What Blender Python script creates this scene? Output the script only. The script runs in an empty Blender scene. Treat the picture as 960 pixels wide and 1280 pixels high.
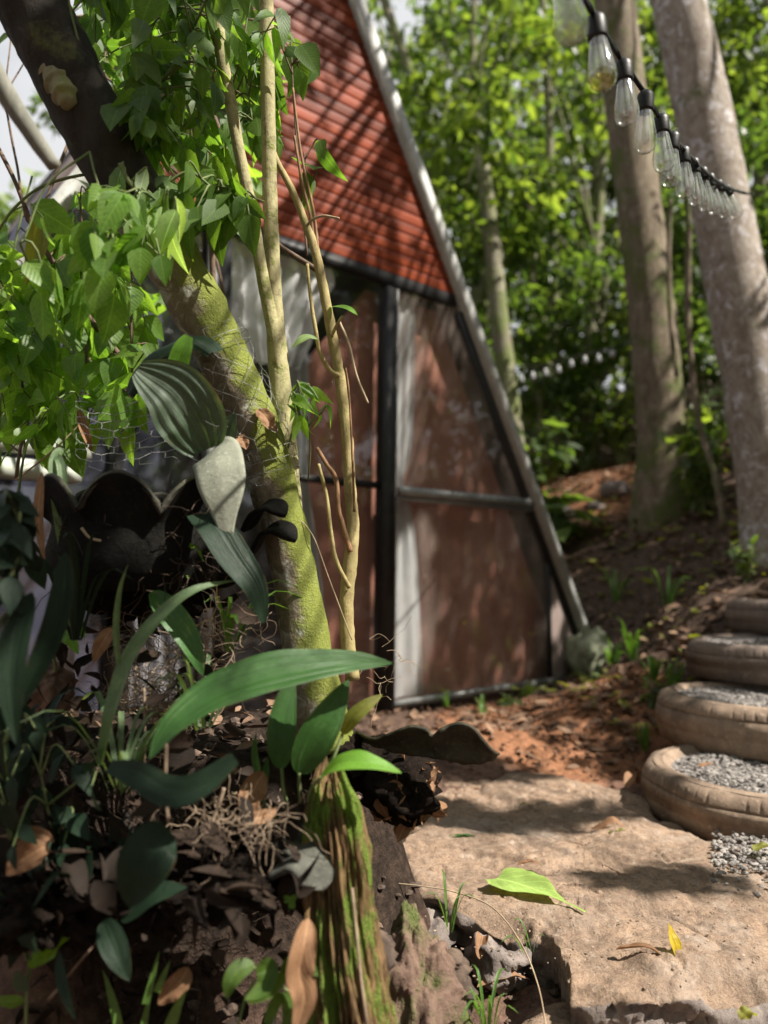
import bpy, math, random
import numpy as np
from mathutils import Vector, noise

sc = bpy.context.scene
COL = sc.collection
rnd = random.Random(7)
R = math.radians
V = Vector

# ------------------------------------------------------------------ camera, sky, sun, exposure
CAM_Z = 0.70
PITCH = R(4.46)
F = 961.0
cam = bpy.data.cameras.new('camera')
camo = bpy.data.objects.new('camera', cam)
COL.objects.link(camo)
camo.location = (0, 0, CAM_Z)
camo.rotation_euler = (math.pi / 2 + PITCH, 0, 0)
cam.sensor_fit = 'VERTICAL'
cam.sensor_height = 36
cam.sensor_width = 27
cam.lens = F / 1280 * 36
cam.clip_start = 0.05
cam.clip_end = 500
cam.dof.use_dof = True
cam.dof.focus_distance = 1.52
cam.dof.aperture_fstop = 1.9
sc.camera = camo

SUN = V((0.60, -0.25, 0.755)).normalized()
world = bpy.data.worlds.new('World')
sc.world = world
world.use_nodes = True
wn = world.node_tree
bg = wn.nodes['Background']
sky = wn.nodes.new('ShaderNodeTexSky')
sky.sky_type = 'NISHITA'
sky.sun_disc = False
sky.sun_elevation = math.asin(SUN.z)
sky.sun_rotation = math.atan2(SUN.x, SUN.y)
sky.dust_density = 2.0
tcw = wn.nodes.new('ShaderNodeTexCoord')
nzw = wn.nodes.new('ShaderNodeTexNoise')
nzw.inputs['Scale'].default_value = 1.6
nzw.inputs['Detail'].default_value = 6
wn.links.new(tcw.outputs['Generated'], nzw.inputs['Vector'])
mrw = wn.nodes.new('ShaderNodeMapRange')
mrw.inputs[1].default_value = 0.30
mrw.inputs[2].default_value = 0.52
wn.links.new(nzw.outputs[0], mrw.inputs[0])
mxw = wn.nodes.new('ShaderNodeMix')
mxw.data_type = 'RGBA'
mxw.inputs[7].default_value = (7.5, 7.6, 7.8, 1)     # bright broken cloud
wn.links.new(mrw.outputs[0], mxw.inputs[0])
wn.links.new(sky.outputs[0], mxw.inputs[6])
wn.links.new(mxw.outputs[2], bg.inputs['Color'])
bg.inputs['Strength'].default_value = 0.05
sl = bpy.data.lights.new('sun', 'SUN')
sl.energy = 5.0
sl.angle = R(0.5)
sl.color = (1.0, 0.94, 0.84)
so = bpy.data.objects.new('sun', sl)
COL.objects.link(so)
so.rotation_euler = (-SUN).to_track_quat('-Z', 'Y').to_euler()
sc.view_settings.view_transform = 'Standard'
sc.view_settings.look = 'None'
sc.view_settings.gamma = 1
sc.view_settings.use_curve_mapping = False
sc.view_settings.exposure = 1.13
sc.cycles.use_denoising = True
sc.cycles.max_bounces = 7
sc.cycles.diffuse_bounces = 4
sc.cycles.transparent_max_bounces = 16
sc.cycles.sample_clamp_indirect = 4.0
sc.cycles.caustics_reflective = False
sc.cycles.caustics_refractive = False

cp, sp = math.cos(PITCH), math.sin(PITCH)


def ray(x, y):
    u = (x - 480) / F
    v = (640 - y) / F
    return V((u, cp - v * sp, sp + v * cp))


def P(x, y, Y):
    """point seen at photo pixel x, y at forward distance Y (metres)"""
    d = ray(x, y)
    return V((0, 0, CAM_Z)) + d * (Y / d.y)


def PG(x, y, z=0.0):
    """point seen at photo pixel x, y on the level z"""
    d = ray(x, y)
    return V((0, 0, CAM_Z)) + d * ((z - CAM_Z) / d.z)


def smooth(a, b, x):
    t = min(1, max(0, (x - a) / (b - a)))
    return t * t * (3 - 2 * t)


# ------------------------------------------------------------------ object helpers
def mesh_obj(name, verts, faces, mat, parent=None, uvs=None, smooth_=True, tris=None):
    me = bpy.data.meshes.new(name)
    if isinstance(verts, np.ndarray):
        nv = len(verts)
        me.vertices.add(nv)
        me.vertices.foreach_set('co', verts.astype(np.float32).ravel())
        fa = np.asarray(faces, dtype=np.int32)
        k = fa.shape[1]
        me.loops.add(fa.size)
        me.loops.foreach_set('vertex_index', fa.ravel())
        me.polygons.add(len(fa))
        me.polygons.foreach_set('loop_start', np.arange(0, fa.size, k, dtype=np.int32))
        me.polygons.foreach_set('loop_total', np.full(len(fa), k, dtype=np.int32))
        me.update(calc_edges=True)
        if uvs is not None:
            l = me.uv_layers.new(name='UVMap')
            l.data.foreach_set('uv', np.asarray(uvs, dtype=np.float32)[fa.ravel()].ravel())
    else:
        me.from_pydata([tuple(v) for v in verts], [], faces)
        me.update()
        if uvs:
            l = me.uv_layers.new(name='UVMap')
            vi = np.empty(len(me.loops), dtype=np.int32)
            me.loops.foreach_get('vertex_index', vi)
            l.data.foreach_set('uv', np.asarray(uvs, dtype=np.float32)[vi].ravel())
    me.validate()
    if mat is not None:
        me.materials.append(mat)
    if smooth_:
        me.polygons.foreach_set('use_smooth', [True] * len(me.polygons))
    o = bpy.data.objects.new(name, me)
    COL.objects.link(o)
    if parent is not None:
        o.parent = parent
        o.matrix_parent_inverse = parent.matrix_basis.inverted()
    return o


def tag(o, label=None, cat=None, group=None, kind=None):
    for k, v in (('label', label), ('category', cat), ('group', group), ('kind', kind)):
        if v:
            o[k] = v
    return o


def thing(name, loc, label, cat, group=None):
    o = bpy.data.objects.new(name, None)
    o.empty_display_size = 0.05
    COL.objects.link(o)
    o.location = loc
    bpy.context.view_layer.update() if False else None
    return tag(o, label, cat, group)


class MB:
    """collects shapes, builds ONE mesh object"""
    def __init__(self):
        self.v, self.f, self.uv = [], [], []

    def add(self, vs, fs, uvs=None):
        b = len(self.v)
        self.v += [V(p) for p in vs]
        self.f += [tuple(i + b for i in f) for f in fs]
        self.uv += list(uvs) if uvs is not None else [(0.5, 0.5)] * len(vs)

    def build(self, name, mat, parent=None, smooth_=True):
        return mesh_obj(name, self.v, self.f, mat, parent, self.uv, smooth_)

    def tube(self, pts, rad, seg=8, rough=0.0, rs=8.0, cap=True, res=0, flat=None):
        pts = [V(p) for p in pts]
        if not hasattr(rad, '__len__'):
            rad = [rad] * len(pts)
        if res:
            pts, rad = spline(pts, res, rad)
        n = len(pts)
        vs, uvs = [], []
        t0 = (pts[1] - pts[0]).normalized()
        a = t0.orthogonal().normalized()
        L = 0.0
        for i, p in enumerate(pts):
            t = (pts[min(i + 1, n - 1)] - pts[max(i - 1, 0)])
            t = t.normalized() if t.length > 1e-9 else t0
            a = (a - t * a.dot(t)).normalized()
            b = t.cross(a)
            if i:
                L += (p - pts[i - 1]).length
            for k in range(seg):
                an = 2 * math.pi * k / seg
                d = a * math.cos(an) + b * math.sin(an)
                r = rad[i]
                q = p + d * r
                if rough:
                    r *= 1 + rough * (noise.noise(q * rs) + 0.5 * noise.noise(q * rs * 3.1))
                vs.append(p + d * r)
                uvs.append((k / seg, L))
        fs = []
        for i in range(n - 1):
            for k in range(seg):
                k2 = (k + 1) % seg
                fs.append((i * seg + k, i * seg + k2, (i + 1) * seg + k2, (i + 1) * seg + k))
        if cap:
            c = len(vs)
            vs += [pts[0], pts[-1] + (pts[-1] - pts[-2]).normalized() * rad[-1] * 0.3]
            uvs += [(0.5, 0), (0.5, L)]
            for k in range(seg):
                k2 = (k + 1) % seg
                fs.append((c, k2, k))
                fs.append((c + 1, (n - 1) * seg + k, (n - 1) * seg + k2))
        self.add(vs, fs, uvs)
        return self

    def prism(self, poly, off):
        """poly: list of points (planar), off: extrusion vector"""
        n = len(poly)
        vs = [V(p) for p in poly] + [V(p) + off for p in poly]
        fs = [tuple(range(n))[::-1], tuple(range(n, 2 * n))]
        for i in range(n):
            j = (i + 1) % n
            fs.append((i, j, n + j, n + i))
        self.add(vs, fs)
        return self

    def lathe(self, prof, seg, c=V((0, 0, 0)), mod=None, axis=None):
        """prof: (r, z) list, revolved about z through c; mod(theta, i, r, z) -> r, z"""
        vs, uvs = [], []
        n = len(prof)
        for i, (r, z) in enumerate(prof):
            for k in range(seg):
                th = 2 * math.pi * k / seg
                rr, zz = mod(th, i, r, z) if mod else (r, z)
                vs.append(V((math.cos(th) * rr, math.sin(th) * rr, zz)) + c)
                uvs.append((k / seg, i / max(1, n - 1)))
        fs = []
        for i in range(n - 1):
            for k in range(seg):
                k2 = (k + 1) % seg
                fs.append((i * seg + k, i * seg + k2, (i + 1) * seg + k2, (i + 1) * seg + k))
        self.add(vs, fs, uvs)
        return self

    def blade(self, pts, w, up=(0, -0.6, 0.8), cup=0.12, pleat=0.0, npl=5, wav=0.0, n=26, m=13, prof=None, curl=0.0, twist=0.0):
        """a leaf along the midrib pts: w = greatest half-width, cup = V fold, pleat = ribs along the blade"""
        pts, _ = spline([V(p) for p in pts], n)
        up = V(up).normalized()
        N = len(pts)
        vs, uvs = [], []
        ph = rnd.random() * 9
        for i, p in enumerate(pts):
            t = i / (N - 1)
            tg = (pts[min(i + 1, N - 1)] - pts[max(i - 1, 0)]).normalized()
            s = tg.cross(up)
            s = s.normalized() if s.length > 1e-4 else tg.orthogonal()
            nn = s.cross(tg).normalized()
            if twist:
                an = twist * (t - 0.5)
                s, nn = s * math.cos(an) + nn * math.sin(an), nn * math.cos(an) - s * math.sin(an)
            ww = w * (prof(t) if prof else (max(0.0, math.sin(math.pi * min(1, t ** 0.8))) ** 0.8))
            ww = max(ww, w * 0.03)
            for k in range(m):
                a = k / (m - 1) * 2 - 1
                q = p + s * (a * ww * math.cos(cup * abs(a))) + nn * (abs(a) * ww * math.sin(cup) + pleat * ww * math.cos(a * npl * math.pi) - curl * ww * a * a * a * a)
                if wav:
                    q += nn * (wav * ww * abs(a) * (noise.noise(V((t * 5 + ph, a * 1.3, ph))) * 1.6))
                vs.append(q)
                uvs.append((a * 0.5 + 0.5, t))
        fs = []
        for i in range(N - 1):
            for k in range(m - 1):
                fs.append((i * m + k, i * m + k + 1, (i + 1) * m + k + 1, (i + 1) * m + k))
        self.add(vs, fs, uvs)
        return self


def spline(pts, n, rad=None):
    """Catmull-Rom resample to n points (radii too)"""
    pts = [V(p) for p in pts]
    if len(pts) == 2:
        pts = [pts[0], pts[0].lerp(pts[1], 0.5), pts[1]]
        if rad:
            rad = [rad[0], (rad[0] + rad[-1]) / 2, rad[-1]]
    L = [0]
    for a, b in zip(pts, pts[1:]):
        L.append(L[-1] + (b - a).length)
    out, ro = [], []
    e = [pts[0] * 2 - pts[1]] + pts + [pts[-1] * 2 - pts[-2]]
    k = 0
    for i in range(n):
        s = L[-1] * i / (n - 1)
        while k < len(pts) - 2 and s > L[k + 1]:
            k += 1
        t = (s - L[k]) / max(1e-9, L[k + 1] - L[k])
        p0, p1, p2, p3 = e[k:k + 4]
        out.append(0.5 * ((2 * p1) + (p2 - p0) * t + (2 * p0 - 5 * p1 + 4 * p2 - p3) * t * t + (3 * p1 - p0 - 3 * p2 + p3) * t ** 3))
        if rad:
            ro.append(rad[k] * (1 - t) + rad[k + 1] * t)
    return out, (ro if rad else None)


NEAR = ((0.12, 0.3, 0.55, 0.8), (0.62, 1.0, 0.86, 0.42))
MID = ((0.3, 0.7), (0.95, 0.7))
FAR = ((0.42,), (1.0,))


def leaf_cloud(C, D, N, L, W, droop=0.15, fold=0.25, kind=NEAR, rng=None):
    """many leaves in one mesh: bases C, directions D, upper-face normals N, lengths L, half-widths W"""
    C, D, N = (np.asarray(a, dtype=np.float64) for a in (C, D, N))
    n = len(C)
    L = np.broadcast_to(np.asarray(L, dtype=np.float64), (n,))[:, None]
    W = np.broadcast_to(np.asarray(W, dtype=np.float64), (n,))[:, None]
    dr = np.broadcast_to(np.asarray(droop, dtype=np.float64), (n,))[:, None]
    D = D / np.maximum(1e-9, np.linalg.norm(D, axis=1, keepdims=True))
    S = np.cross(D, N)
    S = S / np.maximum(1e-9, np.linalg.norm(S, axis=1, keepdims=True))
    N = np.cross(S, D)
    ts, ws = kind
    K = len(ts)
    vs = [C]
    uv = [(0.5, 0)]
    for t, w in zip(ts, ws):
        m = C + D * L * t - N * dr * L * t * t
        vs += [m - S * W * w + N * W * w * fold, m, m + S * W * w + N * W * w * fold]
        uv += [(0.5 - 0.5 * w, t), (0.5, t), (0.5 + 0.5 * w, t)]
    vs.append(C + D * L - N * dr * L)
    uv.append((0.5, 1))
    nv = 2 + 3 * K
    f = [(0, 2, 1), (0, 3, 2)]
    for k in range(K - 1):
        a, b = 1 + 3 * k, 4 + 3 * k
        f += [(a, a + 1, b + 1), (a, b + 1, b), (a + 1, a + 2, b + 2), (a + 1, b + 2, b + 1)]
    a = 1 + 3 * (K - 1)
    f += [(a, a + 1, nv - 1), (a + 1, a + 2, nv - 1)]
    vs = np.stack(vs, axis=1).reshape(-1, 3)
    f = np.asarray(f)[None] + (np.arange(n) * nv)[:, None, None]
    return vs, f.reshape(-1, 3), np.tile(np.asarray(uv), (n, 1))


# ------------------------------------------------------------------ materials
def node(nt, t, ins=None, **props):
    nd = nt.nodes.new('ShaderNode' + t)
    for k, v in props.items():
        setattr(nd, k, v)
    for k, v in (ins or {}).items():
        s = nd.inputs[k]
        if isinstance(v, bpy.types.NodeSocket):
            nt.links.new(v, s)
        else:
            if isinstance(v, (tuple, list)) and len(v) == 3 and s.type == 'RGBA':
                v = (*v, 1)
            s.default_value = v
    return nd


def new_mat(name):
    m = bpy.data.materials.new(name)
    m.use_nodes = True
    nt = m.node_tree
    nt.nodes.clear()
    out = nt.nodes.new('ShaderNodeOutputMaterial')
    return m, nt, out


def math_(nt, op, a, b=0.0, c=0.0):
    return node(nt, 'Math', {0: a, 1: b, 2: c}, operation=op).outputs[0]


def mixc(nt, f, a, b, blend='MIX'):
    nd = nt.nodes.new('ShaderNodeMix')
    nd.data_type = 'RGBA'
    nd.blend_type = blend
    for s, v in ((nd.inputs[0], f), (nd.inputs[6], a), (nd.inputs[7], b)):
        if isinstance(v, bpy.types.NodeSocket):
            nt.links.new(v, s)
        else:
            s.default_value = (*v, 1) if isinstance(v, (tuple, list)) and len(v) == 3 else v
    return nd.outputs[2]


def ramp(nt, f, a, b, interp='LINEAR'):
    nd = node(nt, 'MapRange', {0: f, 1: a, 2: b}, interpolation_type='SMOOTHSTEP')
    return nd.outputs[0]


def noise_(nt, vec, scale, detail=4, rough=0.6, dist=0.0):
    return node(nt, 'TexNoise', {'Vector': vec, 'Scale': scale, 'Detail': detail, 'Roughness': rough, 'Distortion': dist}).outputs[0]


def mat_leaf(name, c1, c2, trans=0.35, tcol=None, rough=0.4, spec=0.5, vein=0.5, nv=9, stripes=0, blot=0.3, blotcol=None, stripecol=None):
    m, nt, out = new_mat(name)
    uv = node(nt, 'UVMap').outputs[0]
    sx = node(nt, 'SeparateXYZ', {0: uv})
    au = math_(nt, 'ABSOLUTE', math_(nt, 'SUBTRACT', sx.outputs[0], 0.5))
    rv = node(nt, 'NewGeometry').outputs['Random Per Island']
    pos = node(nt, 'TexCoord').outputs['Object'] if False else node(nt, 'NewGeometry').outputs['Position']
    col = mixc(nt, rv, c1, c2)
    nz = noise_(nt, pos, 28, 3)
    col = mixc(nt, math_(nt, 'MULTIPLY', ramp(nt, nz, 0.45, 0.75), blot), col, blotcol or tuple(x * 1.7 for x in c2))
    nf = noise_(nt, pos, 170, 3, 0.7)
    col = mixc(nt, math_(nt, 'MULTIPLY', ramp(nt, nf, 0.4, 0.75), 0.35), col, tuple(x * 0.5 for x in c1))
    ed = math_(nt, 'MULTIPLY', ramp(nt, au, 0.46, 0.5), math_(nt, 'MULTIPLY', ramp(nt, nz, 0.52, 0.62), 0.6))
    col = mixc(nt, ed, col, (0.12, 0.075, 0.03))
    mid = ramp(nt, au, 0.035, 0.012)
    if stripes:
        us = node(nt, 'CombineXYZ', {0: math_(nt, 'MULTIPLY', sx.outputs[0], stripes * 2.2), 1: math_(nt, 'MULTIPLY', sx.outputs[1], 1.4), 2: math_(nt, 'MULTIPLY', rv, 20.0)}).outputs[0]
        w = math_(nt, 'MULTIPLY', math_(nt, 'SUBTRACT', noise_(nt, us, 1.0, 4, 0.55), 0.5), 3.0)
        w2 = ramp(nt, math_(nt, 'ADD', w, math_(nt, 'MULTIPLY', math_(nt, 'SUBTRACT', nz, 0.5), 2.0)), 0.2, 0.95)
        col = mixc(nt, math_(nt, 'MULTIPLY', w2, vein), col, stripecol or tuple(min(1, x * 2.0) for x in c2))
        hgt = w
    else:
        a = math_(nt, 'SUBTRACT', math_(nt, 'MULTIPLY', sx.outputs[1], nv), math_(nt, 'MULTIPLY', au, nv * 0.7))
        fr = math_(nt, 'ABSOLUTE', math_(nt, 'SUBTRACT', math_(nt, 'FRACT', a), 0.5))
        vv = ramp(nt, fr, 0.09, 0.02)
        vein_f = math_(nt, 'MAXIMUM', mid, math_(nt, 'MULTIPLY', vv, 0.6))
        col = mixc(nt, math_(nt, 'MULTIPLY', vein_f, vein), col, tuple(min(1, x * 2.2 + 0.02) for x in c2))
        hgt = math_(nt, 'SUBTRACT', math_(nt, 'MULTIPLY', ramp(nt, fr, 0.0, 0.45), 1.0), math_(nt, 'MULTIPLY', mid, 0.8))
    bump = node(nt, 'Bump', {'Strength': 0.4 if stripes else 0.09, 'Distance': 0.003, 'Height': math_(nt, 'ADD', hgt, math_(nt, 'MULTIPLY', nf, 0.5))}).outputs[0]
    pr = node(nt, 'BsdfPrincipled', {'Base Color': col, 'Roughness': math_(nt, 'ADD', rough - 0.08, math_(nt, 'MULTIPLY', nz, 0.2)), 'Specular IOR Level': spec, 'Normal': bump})
    t = tcol or (min(1, c2[0] * 3.2), min(1, c2[1] * 3.4), c2[2] * 1.3)
    tcolr = mixc(nt, 1.0, col, tuple(x / max(c1[i] * .5 + c2[i] * .5, 1e-3) for i, x in enumerate(t)), 'MULTIPLY')
    tr = node(nt, 'BsdfTranslucent', {'Color': tcolr, 'Normal': bump})
    mx = node(nt, 'MixShader', {0: trans, 1: pr.outputs[0], 2: tr.outputs[0]})
    nt.links.new(mx.outputs[0], out.inputs[0])
    return m


def mat_bark(name, c1, c2, moss=None, moss_amt=0.4, scale=14, bump=0.6, spots=None, mossdir=None, stretch=0.25, spot_amt=0.5, ring=0.0, mscale=None):
    m, nt, out = new_mat(name)
    tc = node(nt, 'TexCoord').outputs['Object']
    mp = node(nt, 'Mapping', {0: tc, 'Scale': (1, 1, stretch)}).outputs[0]
    n1 = noise_(nt, mp, scale, 8, 0.7, 0.6)
    n2 = noise_(nt, tc, scale * 3.5, 5, 0.7)
    n3 = noise_(nt, tc, scale * 0.35, 3, 0.5)
    col = mixc(nt, ramp(nt, n1, 0.3, 0.7), c1, c2)
    col = mixc(nt, math_(nt, 'MULTIPLY', ramp(nt, n2, 0.5, 0.8), 0.5), col, tuple(x * 0.45 for x in c1))
    if spots:
        s = noise_(nt, tc, scale * 0.8, 6, 0.65, 1.0)
        col = mixc(nt, math_(nt, 'MULTIPLY', ramp(nt, s, 0.52, 0.66), spot_amt), col, spots)
    h = math_(nt, 'ADD', math_(nt, 'MULTIPLY', n1, 1.0), math_(nt, 'MULTIPLY', n2, 0.5))
    if moss:
        ms = mscale or scale
        a = noise_(nt, tc, ms * 0.5, 6, 0.7)
        if mossdir:
            nrm = node(nt, 'NewGeometry').outputs['Normal']
            dt = node(nt, 'VectorMath', {0: nrm, 1: mossdir}, operation='DOT_PRODUCT').outputs['Value']
            a = math_(nt, 'ADD', a, math_(nt, 'MULTIPLY', dt, 0.22))
        fac = math_(nt, 'MULTIPLY', ramp(nt, a, 0.62 - moss_amt * 0.4, 0.78 - moss_amt * 0.4), 0.92)
        fine = noise_(nt, tc, ms * 12, 3, 0.8)
        mc = mixc(nt, fine, tuple(x * 0.5 for x in moss), tuple(min(1, x * 1.45) for x in moss))
        col = mixc(nt, fac, col, mc)
        h = math_(nt, 'ADD', h, math_(nt, 'MULTIPLY', math_(nt, 'MULTIPLY', fac, fine), 0.9))
    b = node(nt, 'Bump', {'Strength': bump, 'Distance': 0.012 * 14 / scale, 'Height': h}).outputs[0]
    pr = node(nt, 'BsdfPrincipled', {'Base Color': col, 'Roughness': 0.85, 'Specular IOR Level': 0.25, 'Normal': b})
    nt.links.new(pr.outputs[0], out.inputs[0])
    return m


def mat_rough(name, c1, c2, scale=10, rough=0.8, bump=0.4, c3=None, spec=0.3, dist=0.01, metal=0.0, thr=(0.35, 0.65), coat=0.0, island=0.0):
    m, nt, out = new_mat(name)
    tc = node(nt, 'TexCoord').outputs['Object']
    n1 = noise_(nt, tc, scale, 8, 0.65)
    n2 = noise_(nt, tc, scale * 6, 5, 0.7)
    n4 = noise_(nt, tc, scale * 40, 3, 0.8)
    col = mixc(nt, ramp(nt, n1, *thr), c1, c2)
    col = mixc(nt, math_(nt, 'MULTIPLY', ramp(nt, n4, 0.35, 0.75), 0.35), col, tuple(x * 0.55 for x in c1))
    if c3:
        col = mixc(nt, ramp(nt, n2, 0.52, 0.72), col, c3)
    if island:
        rv = node(nt, 'NewGeometry').outputs['Random Per Island']
        col = mixc(nt, 1.0, col, mixc(nt, rv, (1 - island,) * 3, (1 + island,) * 3), 'MULTIPLY')
    b = node(nt, 'Bump', {'Strength': bump, 'Distance': dist, 'Height': math_(nt, 'ADD', math_(nt, 'ADD', n1, math_(nt, 'MULTIPLY', n2, 0.5)), math_(nt, 'MULTIPLY', n4, 0.22))}).outputs[0]
    pr = node(nt, 'BsdfPrincipled', {'Base Color': col, 'Roughness': rough, 'Specular IOR Level': spec, 'Metallic': metal, 'Normal': b, 'Coat Weight': coat, 'Coat Roughness': 0.12})
    nt.links.new(pr.outputs[0], out.inputs[0])
    return m


def mat_glass(name, dust=0.12, tint=(1, 1, 1), dustcol=(0.55, 0.5, 0.47), refl=1.0, rough=0.02, dscale=3.0):
    m, nt, out = new_mat(name)
    tc = node(nt, 'TexCoord').outputs['Object']
    fc = node(nt, 'LayerWeight', {'Blend': 0.5}).outputs['Facing']
    fr = math_(nt, 'ADD', math_(nt, 'MULTIPLY', math_(nt, 'POWER', fc, 5.0), 0.9), 0.045)
    tr = node(nt, 'BsdfTransparent', {'Color': (*tint, 1)})
    gl = node(nt, 'BsdfGlossy', {'Color': (1, 1, 1, 1), 'Roughness': rough})
    a = node(nt, 'MixShader', {0: math_(nt, 'MULTIPLY', fr, refl), 1: tr.outputs[0], 2: gl.outputs[0]})
    df = node(nt, 'BsdfDiffuse', {'Color': (*dustcol, 1)})
    mp = node(nt, 'Mapping', {0: tc, 'Scale': (1.6, 1.6, 0.6)}).outputs[0]
    dn = math_(nt, 'MULTIPLY', ramp(nt, noise_(nt, mp, dscale, 6, 0.65), 0.25, 0.85), dust * 2)
    b = node(nt, 'MixShader', {0: dn, 1: a.outputs[0], 2: df.outputs[0]})
    nt.links.new(b.outputs[0], out.inputs[0])
    return m


MT = {}
MT['soil'] = None
MT['big_leaf'] = mat_leaf('ribbed leaf', (0.022, 0.070, 0.013), (0.034, 0.092, 0.018), trans=0.18, rough=0.4, spec=0.45, vein=0.6, stripes=9, stripecol=(0.085, 0.155, 0.055), blot=0.25)
MT['dark_leaf'] = mat_leaf('dark leaf', (0.008, 0.019, 0.010), (0.012, 0.027, 0.013), trans=0.08, rough=0.5, spec=0.22, vein=0.35, stripes=6, stripecol=(0.04, 0.075, 0.045), blot=0.0)
MT['grey_leaf'] = mat_leaf('grey ribbed leaf', (0.045, 0.075, 0.048), (0.07, 0.10, 0.06), trans=0.15, rough=0.5, spec=0.4, vein=0.7, stripes=7, stripecol=(0.025, 0.065, 0.02), blot=0.3, blotcol=(0.12, 0.13, 0.105))
MT['lime_leaf'] = mat_leaf('lime leaf', (0.10, 0.24, 0.03), (0.14, 0.30, 0.035), trans=0.35, rough=0.4, vein=0.25, stripes=5, stripecol=(0.2, 0.36, 0.07), blot=0.2)
MT['yellow_leaf'] = mat_leaf('yellowing leaf', (0.14, 0.17, 0.03), (0.2, 0.2, 0.035), trans=0.3, rough=0.5, vein=0.4, stripes=4, blot=0.6, blotcol=(0.13, 0.1, 0.03))
MT['variegated'] = mat_leaf('striped leaf', (0.03, 0.10, 0.02), (0.05, 0.13, 0.025), trans=0.25, rough=0.4, vein=0.9, stripes=4, stripecol=(0.28, 0.36, 0.18))
MT['strap'] = mat_leaf('strap leaf', (0.07, 0.13, 0.06), (0.12, 0.17, 0.08), trans=0.25, rough=0.45, vein=0.4, stripes=3)
MT['shrub'] = mat_leaf('shrub leaf', (0.05, 0.11, 0.016), (0.125, 0.21, 0.036), trans=0.48, rough=0.45, vein=0.18, nv=8, blot=0.25)
MT['shrub_dark'] = mat_leaf('dark shrub leaf', (0.034, 0.072, 0.012), (0.075, 0.13, 0.022), trans=0.42, rough=0.5, spec=0.35, vein=0.2, nv=12, blot=0.3)
MT['shrub_pale'] = mat_leaf('pale shrub leaf', (0.10, 0.17, 0.06), (0.17, 0.24, 0.09), trans=0.35, rough=0.5, vein=0.7, nv=14, blot=0.4)
MT['forest'] = mat_leaf('forest leaf', (0.022, 0.044, 0.012), (0.100, 0.135, 0.032), trans=0.42, rough=0.45, vein=0.0, blot=0.0)
MT['forest_dark'] = mat_leaf('dark forest leaf', (0.024, 0.046, 0.016), (0.075, 0.115, 0.03), trans=0.4, rough=0.4, vein=0.0, blot=0.0)
MT['grass'] = mat_leaf('grass blade', (0.05, 0.12, 0.025), (0.10, 0.19, 0.035), trans=0.3, rough=0.45, vein=0.2, stripes=2)
MT['dry'] = mat_leaf('dry leaf', (0.17, 0.085, 0.045), (0.30, 0.17, 0.09), trans=0.12, rough=0.7, spec=0.25, vein=0.4, nv=9, blot=0.5, blotcol=(0.10, 0.05, 0.03), tcol=(0.35, 0.18, 0.08))
MT['litter'] = mat_leaf('leaf litter', (0.07, 0.042, 0.03), (0.27, 0.17, 0.11), trans=0.05, rough=0.8, spec=0.2, vein=0.0, blot=0.3, tcol=(0.2, 0.12, 0.06))
MT['dead_shaded'] = mat_leaf('shade-darkened rotting leaf', (0.008, 0.006, 0.0045), (0.034, 0.021, 0.014), trans=0.03, rough=0.8, spec=0.2, vein=0.0, blot=0.3, tcol=(0.08, 0.05, 0.03))  # dead leaf tone lowered to paint in the bank's shade
MT['pale_lime'] = mat_leaf('pale lime leaf', (0.22, 0.33, 0.075), (0.25, 0.36, 0.09), trans=0.12, rough=0.5, vein=0.35, nv=7, blot=0.3)
MT['straw'] = mat_rough('straw', (0.42, 0.33, 0.22), (0.28, 0.2, 0.13), 30, bump=0.1)
MT['rootlet'] = mat_rough('rootlet', (0.36, 0.27, 0.19), (0.16, 0.11, 0.075), 30, bump=0.1)
MT['rootlet_dark'] = mat_rough('dark rootlet', (0.09, 0.06, 0.042), (0.035, 0.024, 0.018), 30, bump=0.1)
MT['twig'] = mat_rough('twig bark', (0.10, 0.065, 0.045), (0.19, 0.13, 0.09), 40, bump=0.3)
MT['green_stem'] = mat_rough('green stem', (0.10, 0.15, 0.05), (0.17, 0.19, 0.08), 30, bump=0.15)

# ------------------------------------------------------------------ terrain
ctrl = [(-4, -3, 0), (0, -3, -0.1), (4, -3, 0.1), (-4, 0.5, 0.05), (3, 0.8, 0.1), (-1.6, 1.0, 0.1), (-0.6, 0.9, 0.03), (0.2, 0.9, -0.13),
        (0.15, 1.35, -0.14), (0.55, 1.15, -0.10), (0.9, 1.15, -0.08), (0.35, 1.6, -0.11), (0.9, 1.7, -0.05), (1.5, 1.8, -0.02), (0.4, 2.3, -0.04), (1.2, 2.1, -0.03),
        (-0.1, 2.3, 0.0), (-1, 2.6, 0.05), (-2.5, 2.6, 0.1), (0.04, 3.5, 0.06), (0.6, 3.1, 0.03), (0.95, 3.1, 0.03), (0.95, 4.38, 0.06), (1.2, 4.5, 0.18), (1.22, 3.4, 0.10),
        (1.9, 2.5, 0.05), (2.2, 3.2, 0.42)]
for a in ((760, 850, 4.2), (800, 830, 3.8), (850, 762, 4.1), (740, 760, 4.9), (950, 700, 4.3), (820, 640, 5.6), (750, 600, 7.0), (640, 645, 7.2), (900, 570, 8.5), (700, 565, 9.5), (820, 850, 3.4), (880, 740, 4.2)):
    q = P(*a)
    ctrl.append((q.x, q.y, q.z))
ctrl += [(-1.5, 7, 0.7), (-5, 6, 0.1), (-6, 12, 0.8), (0, 12, 2.7), (5, 12, 3.4), (12, 10, 4.2), (12, 3, 2.6), (5, 3, 1.3), (5, 6, 2.4), (0, 20, 4.6), (10, 22, 6.0), (-12, 20, 1.5), (-14, 4, -0.5), (14, -4, 2)]
ct = np.array(ctrl)


def _phi(d2):
    return 0.5 * d2 * np.log(d2 + 1e-9)


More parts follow.
